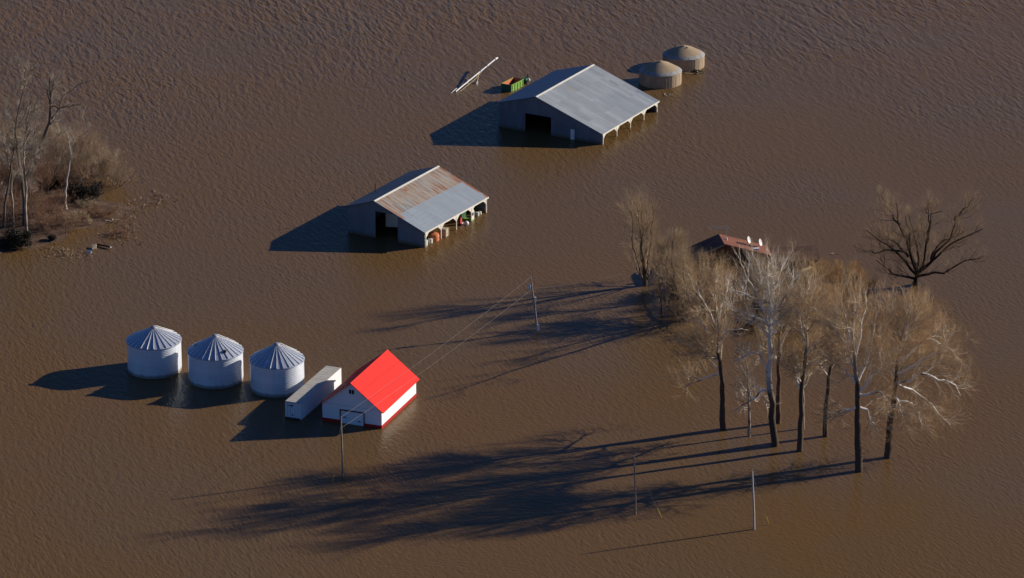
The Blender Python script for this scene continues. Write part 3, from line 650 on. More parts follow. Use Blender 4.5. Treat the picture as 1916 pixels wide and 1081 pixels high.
def bark_split(name, lowc, highc, z0, z1):
    """sycamore-like bark: dark plates low on the trunk, peeling to pale skin higher up"""
    m = bpy.data.materials.new(name); m.use_nodes = True; n = m.node_tree.nodes; l = m.node_tree.links; b = n['Principled BSDF']
    b.inputs['Roughness'].default_value = 0.85; b.inputs['Specular IOR Level'].default_value = 0.2
    tc = n.new('ShaderNodeTexCoord'); sp = n.new('ShaderNodeSeparateXYZ'); l.new(tc.outputs['Object'], sp.inputs[0])
    nz = n.new('ShaderNodeTexNoise'); nz.inputs['Scale'].default_value = 0.5; nz.inputs['Detail'].default_value = 5; l.new(tc.outputs['Object'], nz.inputs['Vector'])
    ad = n.new('ShaderNodeMath'); ad.operation = 'MULTIPLY_ADD'; l.new(nz.outputs[0], ad.inputs[0]); ad.inputs[1].default_value = (z1 - z0) * 2.2; l.new(sp.outputs[2], ad.inputs[2])
    f = ramp(n, l, ad.outputs[0], z0 + (z1 - z0) * 1.1, z1 + (z1 - z0) * 1.3)
    mx = n.new('ShaderNodeMix'); mx.data_type = 'RGBA'; l.new(f, mx.inputs['Factor']); mx.inputs['A'].default_value = (*lowc, 1); mx.inputs['B'].default_value = (*highc, 1)
    l.new(mx.outputs['Result'], b.inputs['Base Color'])
    nb = n.new('ShaderNodeTexNoise'); nb.inputs['Scale'].default_value = 4; l.new(tc.outputs['Object'], nb.inputs['Vector'])
    bp = n.new('ShaderNodeBump'); bp.inputs['Distance'].default_value = 0.05; l.new(nb.outputs[0], bp.inputs['Height']); l.new(bp.outputs[0], b.inputs['Normal'])
    return m
syc = bark_split('peeling_sycamore_bark', (0.085, 0.06, 0.042), (0.50, 0.42, 0.33), 13, 20)
limbm = mat('pale_sycamore_limb', (0.86, 0.80, 0.70), 0.8, var=0.5, vscale=0.35, col2=(0.26, 0.19, 0.13), lo=.36, hi=.48)
pale = mat('pale_dead_bark', (0.44, 0.36, 0.28), 0.85, var=0.5, vscale=0.6, col2=(0.12, 0.085, 0.06), lo=.35, hi=.6)
brownb = mat('brown_bark', (0.15, 0.10, 0.065), 0.9, var=0.4, vscale=1.5)
darkb = mat('dark_bark', (0.028, 0.019, 0.014), 0.9, var=0.4, vscale=1.5)
tw_gold = mat('golden_twigs', (0.60, 0.37, 0.17), 0.85, var=0.3, vscale=0.12)
tw_white = mat('pale_twigs', (0.66, 0.54, 0.39), 0.85, var=0.35, vscale=0.3)
tw_brown = mat('brown_twigs', (0.24, 0.155, 0.10), 0.9, var=0.3, vscale=0.15)
tw_dim = mat('olive_brown_twigs', (0.50, 0.35, 0.20), 0.9, var=0.3, vscale=0.15)

def tree(name, label, base, trunk, limbs, r0, trunk_mat, twig_mat, pale_mat=None, group=None, limb_mat=None, height_px=None, auto=10, auto_t=(0.45, 0.98), auto_len=7.0, auto_ang=48,
         br=9, br_len=5.0, tw=8, tw_len=2.9, fine=5, fine_len=1.6, up=0.10, depth=0.5, seed=0, fine_r=0.013, cat='tree', droop=0.0, deeper=True, rl=0.42, rmin=0.035, squash=1.0):
    """trunk / limbs are read as silhouettes in the plane of the tree, then every limb gets its own swing in depth"""
    global rng, out_c
    rng = np.random.default_rng(seed); b = P(*base); t = thing(name, b, 0, label, cat, group)
    trunk = [(x, base[1] + (y - base[1]) * squash) for x, y in trunk]; limbs = [[(x, base[1] + (y - base[1]) * squash) for x, y in lm] for lm in limbs]
    def guide(pts, swing, y0=0.0):
        o = []; n = len(pts)
        for k, (x, y) in enumerate(pts): o.append(Q(x, y, b[1] + y0 + swing * (k / max(n - 1, 1)) ** 1.2) - b)
        return np.array(o)
    T = guide(trunk, 0.0); T[0, 2] = -1.5; T = resample(T, 16); T[1:-1] += rng.normal(size=(14, 3)) * 0.07
    H = T[-1, 2]; tr = r0 * (1.1 * (1 - 0.90 * np.linspace(0, 1, 16) ** 1.15)); tr[0] *= 1.1
    chT = [(T[None], tr[None])]
    out_c = np.array([T[8, 0], 0, 0]); L0 = []
    for lm in limbs:
        hgt = abs(lm[0][1] - lm[-1][1]) + abs(lm[0][0] - lm[-1][0])
        sw = rng.choice([-1, 1]) * rng.uniform(0.3, 1.0) * depth * hgt / 11.0
        # attach at nearest trunk point
        g = guide(lm, sw); j = np.argmin(np.linalg.norm(T - g[0], axis=1)); L = np.linalg.norm(np.diff(g, axis=0), axis=1).sum()
        g = resample(np.vstack([T[j], g[1:]]) if np.linalg.norm(T[j] - g[0]) < 2.0 else g, 9); g[1:-1] += rng.normal(size=(7, 3)) * 0.12
        rr = (r0 * rl if rmin >= 0.05 else min(max(tr[j] * 0.85, r0 * 0.24), r0 * rl)) * np.linspace(1, 0.22, 9); rr = np.maximum(rr, rmin); L0.append((g[None], rr[None]))
    if auto:
        g, rr = children(T[None], tr[None], auto, auto_t[0], auto_t[1], auto_ang, auto_len, r0 * 0.26, 9, 0.30, 0.10, 0.2)
        L0.append((g, rr))
    LB = (np.concatenate([q[0] for q in L0]), np.concatenate([q[1] for q in L0]))
    # the leader carries branches too
    top = resample(T[9:], 9); LB_all = (np.concatenate([LB[0], top[None]]), np.concatenate([LB[1], np.interp(np.linspace(9, 15, 9), np.arange(16), tr)[None]]))
    V = [tubes(chT, 10)]; V.append(tubes([LB], 6))
    B1 = children(*LB_all, br, 0.1, 0.92, 50, br_len, 0.055, 6, 0.35, up, 0.3, out=0.5)
    mesh_from('trunk', [(v[0], v[1], k) for k, v in enumerate(V)], None, t, [trunk_mat, limb_mat or trunk_mat])
    B2 = children(*B1, tw, 0.15, 1.0, 40, tw_len, 0.025, 5, 0.35, up * 1.4 - droop, 0.4, out=0.3)
    pts = [(*tubes([B1], 4), 1), (*tubes([B2], 3), 1 if pale_mat else 0)]
    B3 = children(*B2, fine, 0.1, 1.0, 36, fine_len, fine_r * 1.3, 3, 0.3, up * 1.6 - droop, 0.45, out=0.2); pts.append((*tubes([B3], 3), 0))
    if deeper:
        B4 = children(*B3, 2, 0.2, 1.0, 34, fine_len * 0.7, fine_r, 3, 0.3, up - droop, 0.5); pts.append((*tubes([B4], 3), 0))
    mesh_from('crown', pts, None, t, [twig_mat, pale_mat or twig_mat])
    return t
G = 'tall bare trees of the flooded grove'
tree('sycamore_tree', 'tall bare tree at the grove left end, dark trunk with pale drooping side limbs', (1353, 803), [(1353, 803), (1352, 745), (1351, 705), (1346, 660), (1343, 620), (1341, 580), (1338, 540)],
     [[(1346, 690), (1336, 700), (1326, 701), (1303, 708), (1280, 722)], [(1345, 668), (1325, 655), (1308, 645), (1297, 640), (1278, 634)], [(1343, 620), (1325, 612), (1310, 590), (1292, 592)], [(1343, 615), (1330, 580), (1312, 545), (1302, 515)],
      [(1341, 600), (1352, 560), (1362, 530), (1366, 500)], [(1344, 640), (1360, 612), (1388, 607), (1402, 610)], [(1341, 585), (1336, 540), (1342, 500)], [(1346, 660), (1337, 630), (1322, 610)]], 0.46, syc, tw_gold, tw_white, G, limb_mat=limbm, squash=.96, tw=8, fine=3, fine_r=.011, seed=1, auto=5)
tree('sycamore_tree', 'thin young bare tree with slender pale stem, between two thick trunks at grove left', (1404, 816), [(1404, 816), (1402, 770), (1400, 720), (1398, 680), (1392, 650)],
     [[(1400, 735), (1388, 720), (1380, 700)], [(1399, 700), (1412, 680), (1420, 660)], [(1398, 690), (1386, 665), (1380, 650)]], 0.24, pale, tw_dim, tw_white, G, limb_mat=limbm, squash=.96, tw=8, fine=3, fine_r=.011, seed=2, auto=4, auto_len=3, br=5, br_len=1.8, tw_len=1.1, fine_len=.7)
tree('sycamore_tree', 'biggest pale tree of the grove, white upper limbs fanning out in front of the house', (1450, 833), [(1450, 833), (1447, 795), (1444, 760), (1441, 727), (1438, 695), (1441, 655), (1439, 620), (1441, 590), (1441, 560), (1439, 520), (1437, 478)],
     [[(1438, 692), (1430, 676), (1423, 660), (1415, 651), (1400, 655), (1385, 665), (1372, 672)], [(1440, 725), (1428, 723), (1417, 735), (1404, 750), (1388, 757), (1366, 768)], [(1440, 600), (1428, 570), (1412, 535), (1398, 510), (1382, 478)],
      [(1440, 585), (1420, 555), (1402, 545), (1385, 540), (1362, 530)], [(1441, 570), (1450, 535), (1460, 505), (1466, 470)], [(1441, 590), (1462, 560), (1480, 525), (1492, 490)], [(1441, 560), (1430, 525), (1420, 495), (1416, 470)], [(1441, 545), (1446, 510), (1448, 465)],
      [(1440, 610), (1415, 585), (1390, 575), (1368, 570)], [(1440, 640), (1452, 610), (1462, 590)], [(1441, 610), (1470, 580), (1500, 560), (1512, 540)], [(1440, 620), (1425, 600), (1405, 592)]], 0.56, bark_split('bright_sycamore_bark', (0.075, 0.052, 0.038), (0.78, 0.73, 0.63), 8, 12), tw_dim, limbm, G, limb_mat=limbm, squash=.97, tw=7, fine=3, fine_r=.011, seed=3, auto=3, br=9, br_len=4.4, up=.18)
tree('sycamore_tree', 'dark reddish trunk directly behind the biggest pale grove tree', (1457, 791), [(1457, 791), (1456, 740), (1456, 700), (1457, 660), (1459, 620), (1463, 590), (1466, 550)],
     [[(1457, 655), (1463, 634), (1472, 620), (1478, 600)], [(1457, 670), (1470, 668), (1480, 660)], [(1456, 680), (1446, 650), (1440, 620)], [(1463, 600), (1478, 570), (1484, 540)]], 0.42, mat('reddish_bark', (0.12, 0.065, 0.042), .9, var=.4, vscale=1), tw_dim, tw_white, G, limb_mat=limbm, squash=.96, tw=8, fine=3, fine_r=.011, seed=4, auto=5, br=6)
tree('sycamore_tree', 'straight dark trunk in mid grove whose crown splits into pale upright limbs', (1497, 843), [(1497, 843), (1498, 790), (1500, 740), (1502, 705), (1506, 665), (1510, 635), (1510, 600), (1507, 560), (1511, 520)],
     [[(1499, 715), (1490, 692), (1480, 672), (1476, 660), (1462, 664)], [(1509, 650), (1522, 636), (1535, 628), (1547, 627)], [(1509, 640), (1500, 610), (1496, 575), (1490, 540)], [(1510, 620), (1525, 590), (1532, 560), (1536, 530)], [(1506, 670), (1530, 668), (1550, 660)], [(1510, 600), (1518, 560), (1524, 530)], [(1508, 640), (1503, 600), (1498, 560)]], 0.45, syc, tw_gold, tw_white, G, limb_mat=limbm, squash=.96, tw=8, fine=3, fine_r=.011, seed=5, auto=6)
tree('sycamore_tree', 'thin pale stem hugging the right side of the straight middle grove trunk', (1503, 802), [(1503, 802), (1503, 760), (1503, 715), (1506, 680), (1504, 640)],
     [[(1503, 720), (1514, 700), (1520, 690)], [(1505, 690), (1494, 670), (1490, 650)]], 0.22, pale, tw_dim, tw_white, G, limb_mat=limbm, squash=.96, tw=8, fine=3, fine_r=.011, seed=6, auto=4, auto_len=3, br=4, br_len=2, tw_len=1.2, fine_len=.8)
tree('sycamore_tree', 'slim dark grove tree with gently curving trunk, left of the nearest forked tree', (1545, 816), [(1545, 816), (1545, 775), (1548, 735), (1553, 690), (1558, 650), (1557, 615), (1551, 590), (1550, 550)],
     [[(1556, 678), (1570, 655), (1585, 640), (1592, 620)], [(1558, 650), (1566, 610), (1572, 570)], [(1557, 630), (1545, 600), (1535, 570), (1528, 545)], [(1553, 600), (1560, 560), (1562, 525)], [(1555, 670), (1540, 655), (1528, 640)]], 0.42, syc, tw_gold, tw_white, G, limb_mat=limbm, squash=.96, tw=8, fine=3, fine_r=.011, seed=7, auto=5)
tree('sycamore_tree', 'nearest grove tree, thick forked trunk with wide low limbs toward the lower right', (1610, 881), [(1610, 881), (1606, 830), (1603, 790), (1605, 745), (1605, 715), (1600, 685), (1599, 655), (1594, 620), (1596, 580), (1598, 540)],
     [[(1607, 728), (1625, 705), (1645, 682), (1655, 662)], [(1601, 690), (1590, 655), (1580, 620), (1576, 585)], [(1601, 660), (1610, 620), (1614, 590), (1620, 545)], [(1605, 742), (1625, 730), (1648, 727), (1662, 745)], [(1604, 750), (1622, 762), (1632, 780), (1640, 805)], [(1603, 700), (1585, 690), (1572, 675)],
      [(1648, 680), (1646, 655), (1648, 625)], [(1600, 640), (1585, 590), (1572, 550)], [(1603, 765), (1580, 762), (1565, 768)], [(1605, 720), (1622, 670), (1634, 620), (1640, 570)]], 0.56, syc, tw_gold, tw_white, G, limb_mat=limbm, squash=.96, tw=8, fine=3, fine_r=.011, seed=8, auto=5)
tree('sycamore_tree', 'rightmost grove tree with leaning trunk and the widest golden crown hanging to the right', (1661, 856), [(1661, 856), (1662, 825), (1666, 785), (1673, 740), (1677, 700), (1680, 660), (1684, 632), (1691, 610), (1696, 590), (1700, 572)],
     [[(1679, 712), (1700, 704), (1725, 692), (1745, 680), (1768, 668)], [(1676, 717), (1700, 722), (1728, 735), (1750, 762), (1778, 792)], [(1682, 640), (1680, 610), (1672, 585), (1664, 565)], [(1684, 630), (1705, 605), (1722, 590), (1735, 575)], [(1680, 670), (1705, 650), (1735, 625), (1760, 600)], [(1675, 735), (1684, 755), (1688, 775)], [(1677, 730), (1705, 752), (1718, 775), (1725, 800)],
      [(1690, 610), (1712, 585), (1720, 565)], [(1681, 660), (1660, 630), (1648, 600)], [(1725, 692), (1750, 700), (1780, 710), (1797, 735)], [(1735, 625), (1765, 635), (1792, 650)], [(1678, 700), (1720, 670), (1765, 640), (1785, 610)]], 0.52, syc, tw_gold, tw_white, G, limb_mat=limbm, squash=.96, tw=8, fine=3, fine_r=.011, seed=9, auto=8, auto_len=8, br=10, br_len=5.0, droop=0.03, depth=.35)
tree('bare_tree', 'lone dark low-forking bare tree standing in open water right of the house', (1712, 533), [(1712, 533), (1713, 527), (1714, 520), (1716, 512)],
     [[(1708, 522), (1690, 516), (1675, 513), (1668, 508), (1655, 496), (1640, 487)], [(1708, 514), (1700, 497), (1685, 478), (1670, 463), (1655, 454), (1643, 449), (1620, 430)], [(1709, 510), (1704, 485), (1700, 462), (1690, 440), (1680, 415), (1677, 380)], [(1710, 510), (1706, 480), (1699, 450), (1702, 430), (1694, 405)],
      [(1717, 515), (1719, 480), (1716, 452), (1708, 438), (1702, 400)], [(1719, 515), (1729, 490), (1733, 455), (1743, 420), (1746, 398), (1762, 395)], [(1726, 512), (1742, 490), (1755, 468), (1776, 450), (1784, 425), (1787, 405)], [(1730, 510), (1750, 482), (1775, 458), (1805, 444), (1838, 428)],
      [(1722, 519), (1745, 510), (1770, 508), (1790, 498), (1806, 487), (1842, 478)], [(1743, 490), (1748, 466), (1762, 450), (1778, 446)], [(1700, 480), (1685, 460), (1668, 447), (1650, 448)], [(1690, 470), (1660, 468), (1640, 472), (1620, 470)], [(1733, 455), (1740, 420), (1735, 385)], [(1684, 420), (1668, 400), (1655, 380)], [(1786, 412), (1800, 395), (1815, 380)]],
     0.85, darkb, tw_dim, tw_brown, None, seed=10, auto=0, br=9, br_len=4.2, tw=6, tw_len=2.6, fine=4, fine_len=1.5, up=.16, depth=.55, fine_r=.009, rl=.30, rmin=.055)
tree('bare_tree', 'slim multi-stemmed bare tree with wispy upright twigs, left of the house', (1208, 534), [(1208, 534), (1207, 515), (1204, 490), (1201, 460), (1203, 430), (1200, 400)],
     [[(1206, 526), (1196, 500), (1188, 478), (1181, 452), (1185, 415), (1180, 395)], [(1208, 524), (1212, 490), (1217, 465), (1216, 435), (1222, 400), (1218, 375)], [(1207, 518), (1199, 480), (1200, 450), (1195, 410), (1190, 380)], [(1209, 528), (1222, 505), (1234, 488), (1240, 470), (1252, 445)], [(1205, 528), (1192, 500), (1184, 480)], [(1208, 510), (1209, 470), (1212, 430), (1208, 385)]],
     0.42, brownb, tw_dim, tw_dim, None, seed=11, auto=3, auto_ang=35, br=8, br_len=4.4, tw=6, tw_len=2.8, fine=3, up=.16, fine_r=.007, depth=.7, rl=.36, rmin=.05)
tree('bare_tree', 'small dark-stemmed tree on the water left of the house, nearest the long shadow', (1238, 587), [(1238, 587), (1238, 560), (1235, 535), (1232, 510), (1238, 480)],
     [[(1235, 545), (1228, 520), (1222, 500)], [(1235, 535), (1246, 505), (1250, 480), (1248, 455)], [(1232, 512), (1224, 485), (1222, 465)]], .2, brownb, tw_dim, tw_dim, 'small bare trees around the house', seed=12, auto=4, auto_len=3, br=6, br_len=2.0, tw=5, tw_len=1.2, fine=4, fine_len=.8, up=.2, fine_r=.010)
tree('bare_tree', 'leaning bare tree tight against the left corner of the brown house', (1272, 560), [(1272, 560), (1266, 530), (1258, 500), (1255, 475), (1260, 450), (1262, 425)],
     [[(1266, 530), (1280, 500), (1288, 470)], [(1258, 505), (1248, 480), (1242, 455)], [(1262, 520), (1272, 490), (1274, 460), (1284, 440)], [(1268, 540), (1256, 530), (1248, 520)]], .3, brownb, tw_dim, tw_dim, 'small bare trees around the house', seed=13, auto=4, auto_len=4, br=5, br_len=2.6, tw=5, tw_len=1.6, up=.15, fine_r=.007)

tree('bare_tree', 'low spreading brown tree mostly hidden behind the left grove crown, below the house', (1302, 598), [(1302, 598), (1301, 585), (1300, 570), (1302, 550), (1306, 525)],
     [[(1301, 590), (1285, 575), (1270, 560), (1255, 552)], [(1301, 585), (1290, 560), (1282, 535), (1278, 510)], [(1301, 588), (1318, 570), (1335, 550), (1350, 530)], [(1300, 575), (1308, 545), (1318, 515)], [(1300, 570), (1292, 540), (1296, 512)], [(1302, 590), (1325, 580), (1350, 570)]],
     .6, brownb, tw_dim, tw_dim, 'small bare trees around the house', seed=14, auto=12, auto_t=(.1, .9), auto_len=9, auto_ang=70, br=9, br_len=3.8, tw=7, tw_len=2.4, fine=4, up=.1, depth=2.6, rl=.40, rmin=.06)
# ------------------------------------------------------------------ BROWN HOUSE behind the grove
def house():
    t = thing('brown_house', P(1352, 512), R(8), 'half-sunk brown house with low reddish roof, dishes and antenna, behind the grove', 'house')
    roofm = mat('red_brown_shingles', (0.24, 0.085, 0.05), 0.85, var=0.3, vscale=1.2, bump=0.03, bscale=5)
    roofd = mat('dark_brown_shingles', (0.15, 0.085, 0.06), 0.9, var=0.4, vscale=1.0)  # darker, duller brown than the right slope
    wallb = mat('brown_siding', (0.17, 0.085, 0.05), 0.85, var=0.3, vscale=1.0, stretch=(1, 1, 4))
    zr, zl, zrr = 5.6, 2.9, 3.3; xl, xr_, L = -6.6, 7.6, 3.4
    # gable facing the camera; left slope short, right slope long and sunlit
    prof = lambda x: zr + (zr - zl) * x / -xl if x < 0 else zr - (zr - zrr) * x / xr_
    def gw(y, name, mm, openings=()):
        brk = sorted({xl + .5, 0.0, xr_ - .4, *[v for o in openings for v in o[:2]]})
        panel_wall(MB(), brk, lambda x: prof(x) - .12, y, 0.15, -1.5, openings).build(name, mm, t)
    gw(0.0, 'front_wall', wallb, [(-4.6, -2.6, 1.2, 2.9), (1.4, 6.2, -1.5, 2.8)])
    gw(L - .15, 'rear_wall', wallb)
    MB().box(xl + .5, xl + .65, 0.151, L - .151, -1.5, zl - .05).build('left_wall', wallb, t)
    MB().box(xr_ - .55, xr_ - .4, 0.151, L - .151, -1.5, zrr - .05).build('right_wall', wallb, t)
    w_ = MB().box(-4.58, -2.62, 0.04, 0.08, 1.22, 2.88).build('window', mat('dark_window_glass', (0.02, 0.03, 0.05), 0.1, spec=.6), t)
    fr = MB().box(-4.7, -2.5, -.05, -.003, 2.9, 3.02).box(-4.7, -2.5, -.07, -.003, 1.08, 1.2).box(-4.7, -4.6, -.05, -.003, 1.2, 2.9).box(-2.6, -2.5, -.05, -.003, 1.2, 2.9); fr.build('window_frame', M['white'], w_)
    roof_plane(MB(), xl - .5, zl - .5 * (zr - zl) / -xl, -0.002, zr, -1.0, L + .6, .16).build('left_roof', roofd, t)
    roof_plane(MB(), 0.002, zr, xr_ + .8, zrr - .8 * (zr - zrr) / xr_, -1.0, L + .6, .16).build('right_roof', roofm, t)
    sl = (zr - zl) / -xl; sr = (zr - zrr) / xr_
    MB().prism([(xl - .5, -1.06, zl - .5 * sl - .22), (0, -1.06, zr - .22), (0, -1.06, zr + .10), (xl - .5, -1.06, zl - .5 * sl + .10)], (0, .058, 0)).build('fascia', mat('grey_fascia', (0.28, 0.24, 0.20), .8), t)
    MB().prism([(0.001, -1.06, zr - .24), (xr_ + .8, -1.06, zrr - .8 * sr - .24), (xr_ + .8, -1.06, zrr - .8 * sr + .10), (0.001, -1.06, zr + .10)], (0, .058, 0)).build('fascia', roofm, t)
    # lower wing to the right with its own roof, mostly behind the crowns
    MB().box(xr_ + .3, xr_ + 9.0, 1.0, 6.5, -1.5, 1.5).build('wing_wall', wallb, t)
    MB().prism([(xr_ + .2, .5, 1.5), (xr_ + .2, 3.8, 2.9), (xr_ + .2, 7.0, 1.5)], (9.2, 0, 0)).build('wing_roof', roofd, t)
    for x, z in ((4.6, 4.65), (6.6, 4.1)):
        d = MB().tube([(x, 2.0, z - .5), (x, 2.0, z + .35)], 0.04, 6).build('dish_mast', M['steel'], t)
        dm = MB(); prof_d = [(0.02, .0), (.25, .03), (.45, .12), (.6, .24), (.62, .26), (.45, .15), (.02, .03)]
        dm.lathe(prof_d, 20); o = dm.build('satellite_dish', M['white'], t, True); o.location = (x, 1.9, z + .5); o.rotation_euler = (R(70), 0, R(60))
        MB().tube([(0, 0, .05), (0, 0, .6)], 0.02, 5).build('feed_arm', M['steel'], o)
    MB().box(5.0, 6.2, -.3, .3, 4.0, 4.35).build('roof_vent', M['white'], t, bevel=.04)
    MB().box(xl - .9, xl - .3, -1.2, -.7, 3.0, 3.5).build('flood_light', M['white'], t, bevel=.05)
    an = MB(); an.tube([(1.0, 2.4, 5.2), (1.0, 2.4, 7.6)], .05, 6); an.tube([(-2.0, 2.4, 7.55), (1.5, 2.4, 7.4)], .035, 5)
    for k in range(10): x = -1.9 + k * .36; an.tube([(x, 1.5, 7.55 - k * .01), (x, 3.3, 7.55 - k * .01)], .018, 4)
    an.build('tv_antenna', M['steel'], t)
    MB().box(.0, .5, -.3, .0, -.3, 2.9).build('porch_post', M['tan'], t)
    MB().tube([(.9, 1.5, 5.2), (.9, 1.5, 5.9)], .13, 10).build('vent_pipe', M['white'], t)
house()
def board(a, b, w, label, m, z=0.35):
    A, B = P(*a, z), P(*b, z); d = Vector(B) - Vector(A); t = thing('loose_board', A, math.atan2(d.y, d.x), label, 'board')
    MB().box(0, d.length, -w / 2, w / 2, -.05, .05).build('plank', m, t, bevel=.01); MB().box(d.length * .3, d.length * .36, -w / 2, w / 2, .051, .09).box(d.length * .8, d.length * .86, -w / 2, w / 2, .051, .09).build('batten', m, t)
board((1335, 505), (1354, 496), .5, 'pale plank lying at the foot of the brown house wall', M['tan'])
board((1497, 508), (1518, 499), .6, 'yellowish plank stuck in the orange brush right of the house', mat('yellow_board', (.62, .50, .28), .7))
board((1440, 493), (1454, 485), .8, 'white plank standing out among the twigs right of the satellite dishes', M['white'], 1.2)

# ------------------------------------------------------------------ SHRUBS AND BRUSH
def shrub(name, label, base, w, h, m, group, seed, stems=14, n1=8, n2=7, n3=5, up=.12, fr=.012, lean=.55, cat='shrub', dp=None, smat=None):
    global rng; rng = np.random.default_rng(seed); b = P(*base); t = thing(name, b, 0, label, cat, group)
    dp = dp or w * .8; rt = rng.uniform(-1, 1, (stems, 2)) * np.array([w * .35, dp * .35]); d = np.c_[rt / max(w, .1) * 2 * lean + rng.normal(size=(stems, 2)) * .15, np.ones(stems)]
    d = nrm(d); L = h * rng.uniform(.5, .95, stems); p = np.c_[rt, np.full(stems, -.4)]; pts = [p]
    for _ in range(6): d = nrm(d + rng.normal(size=d.shape) * .13); pts.append(pts[-1] + d * (L / 6)[:, None])
    A = np.stack(pts, 1); ra = np.full((stems, 1), .022 + h * .006) * np.linspace(1, .25, 7)[None]
    B = children(A, ra, n1, .15, 1, 38, h * .38, .018, 5, .35, up, .4); C_ = children(*B, n2, .1, 1, 36, h * .2, .013, 4, .35, up, .4); D = children(*C_, n3, .1, 1, 36, h * .12, fr, 3, .3, up, .5)
    mesh_from('stems', [tubes([(A, ra)], 5)], None, t, [smat or brownb]); mesh_from('crown', [tubes([B], 3), tubes([C_], 3), tubes([D], 3)], None, t, [m]); return t
ora = mat('orange_brush', (0.50, 0.29, 0.10), .9, var=.3, vscale=.3)
redb = mat('red_brown_brush', (0.33, 0.185, 0.11), .9, var=.35, vscale=.4)
dryg = mat('dry_brush', (0.42, 0.29, 0.175), .9, var=.35, vscale=.4)
GB = 'brush around the flooded house'
for k, (bx, by, w_, h_, mm, lb) in enumerate([
    (1600, 545, 7, 4.5, ora, 'orange willow brush at the right end of the orange brush, near the lone tree'),
    (1570, 520, 7, 4.0, ora, 'bright orange brush clump farthest behind the grove, beside small driftwood'),
    (1535, 522, 6, 3.6, ora, 'orange brush clump just right of the yellowish plank'),
    (1475, 500, 6, 3.2, dryg, 'pale dry brush between the satellite dishes and the yellowish plank'),
    (1560, 570, 8, 4.5, ora, 'orange brush filling the gap behind the middle grove crowns'),
    (1470, 610, 8, 3.6, ora, 'low orange brush showing beneath the dark round bush'),
    (1395, 560, 8, 4.0, dryg, 'dry brush in front of the brown house, left of the pale limbs'),
    (1330, 565, 8, 4.2, redb, 'reddish brush at the lower left of the brown house'),
    (1300, 520, 5, 3.6, redb, 'red-brown brush against the left wall of the house'),
    (1355, 525, 6, 3.0, redb, 'rust-coloured low brush right under the house gable'),
    (1290, 590, 7, 3.4, dryg, 'dry brush at the left edge of the grove beside the shadow water'),
    (1420, 530, 6, 3.2, dryg, 'dry brush under the sunlit roof slope of the house'),
    (1310, 625, 6, 2.6, redb, 'low brown brush between the left grove tree and the house shadow')]):
    shrub('brush_clump', lb, (bx, by), w_, h_, mm, GB, 50 + k, stems=22, n1=7, n2=6, n3=4, up=.22, fr=.012)

def leafy(name, label, base, w, h, m, seed, n=5200, dp=None, group=None, lumps=9):
    """dense evergreen: stem plus many small leaf faces gathered in uneven clumps"""
    r = np.random.default_rng(seed); b = P(*base); t = thing(name, b, 0, label, 'bush', group); dp = dp or w * .8
    MB().tube([(0, 0, -.5), (0.1, 0, h * .4), (-.1, .1, h * .8)], [.22, .15, .05], 8).build('trunk', darkb, t)
    c = np.c_[r.uniform(-.32, .32, lumps) * w, r.uniform(-.32, .32, lumps) * dp, r.uniform(.18, .82, lumps) * h]; cr = r.uniform(.16, .30, lumps) * min(w, h)
    k = r.integers(0, lumps, n); p = c[k] + r.normal(size=(n, 3)) * (cr[k] * .62)[:, None] * np.array([1.25, 1.1, 1.0]); p[:, 2] = np.maximum(p[:, 2], .02)
    u = nrm(r.normal(size=(n, 3))); v = nrm(np.cross(u, r.normal(size=(n, 3)))); s_ = r.uniform(.05, .13, n)[:, None]
    V = np.stack([p - u * s_ - v * s_ * .5, p + u * s_ - v * s_ * .5, p + u * s_ + v * s_ * .5, p - u * s_ + v * s_ * .5], 1).reshape(-1, 3)
    mesh_from('foliage', [(V, np.arange(n * 4).reshape(-1, 4))], None, t, [m]); return t
ever = mat('dark_evergreen_leaves', (0.055, 0.042, 0.024), .8, var=.5, vscale=1.0)
leafy('evergreen_bush', 'tall dark evergreen bush standing behind the middle grove crowns', (1499, 600), 5.2, 8.5, ever, 71, 9000)
leafy('evergreen_bush', 'dark rounded hedge-like bush low behind the biggest pale grove tree', (1425, 605), 9.0, 3.6, ever, 72, 8000, 3.5, lumps=14)
leafy('evergreen_bush', 'small dark bush at the left wall of the brown house', (1296, 500), 3.2, 2.6, ever, 73, 3000)

# ------------------------------------------------------------------ LEFT WOODED ISLAND
def island():
    b = P(40, 400); rr = np.random.default_rng(5)
    n = 48; ring = []; V = [(0, 0, .35)]; Fs = []
    for j, f in enumerate((.35, .7, 1.0)):
        for k in range(n):
            a = 2 * math.pi * k / n; q = 1 + .18 * math.sin(3 * a + 1) + .12 * math.sin(7 * a + 2) + .06 * math.sin(13 * a)
            V.append((17 * f * q * math.cos(a), 22 * f * q * math.sin(a), (.35, .22, -.12)[j] + .06 * math.sin(9 * a)))
    for k in range(n): Fs.append((0, 1 + k, 1 + (k + 1) % n))
    for j in range(2):
        for k in range(n): Fs.append((1 + j * n + k, 1 + (j + 1) * n + k, 1 + (j + 1) * n + (k + 1) % n, 1 + j * n + (k + 1) % n))
    m = MB().add(V, Fs).build('ground', mat('flooded_litter', (0.15, 0.085, 0.05), .95, var=.5, vscale=.5, bump=.08, bscale=1.5), None, True); m.location = b; tag(m, kind='structure')
island()
GI = 'brush on the wooded island at left'
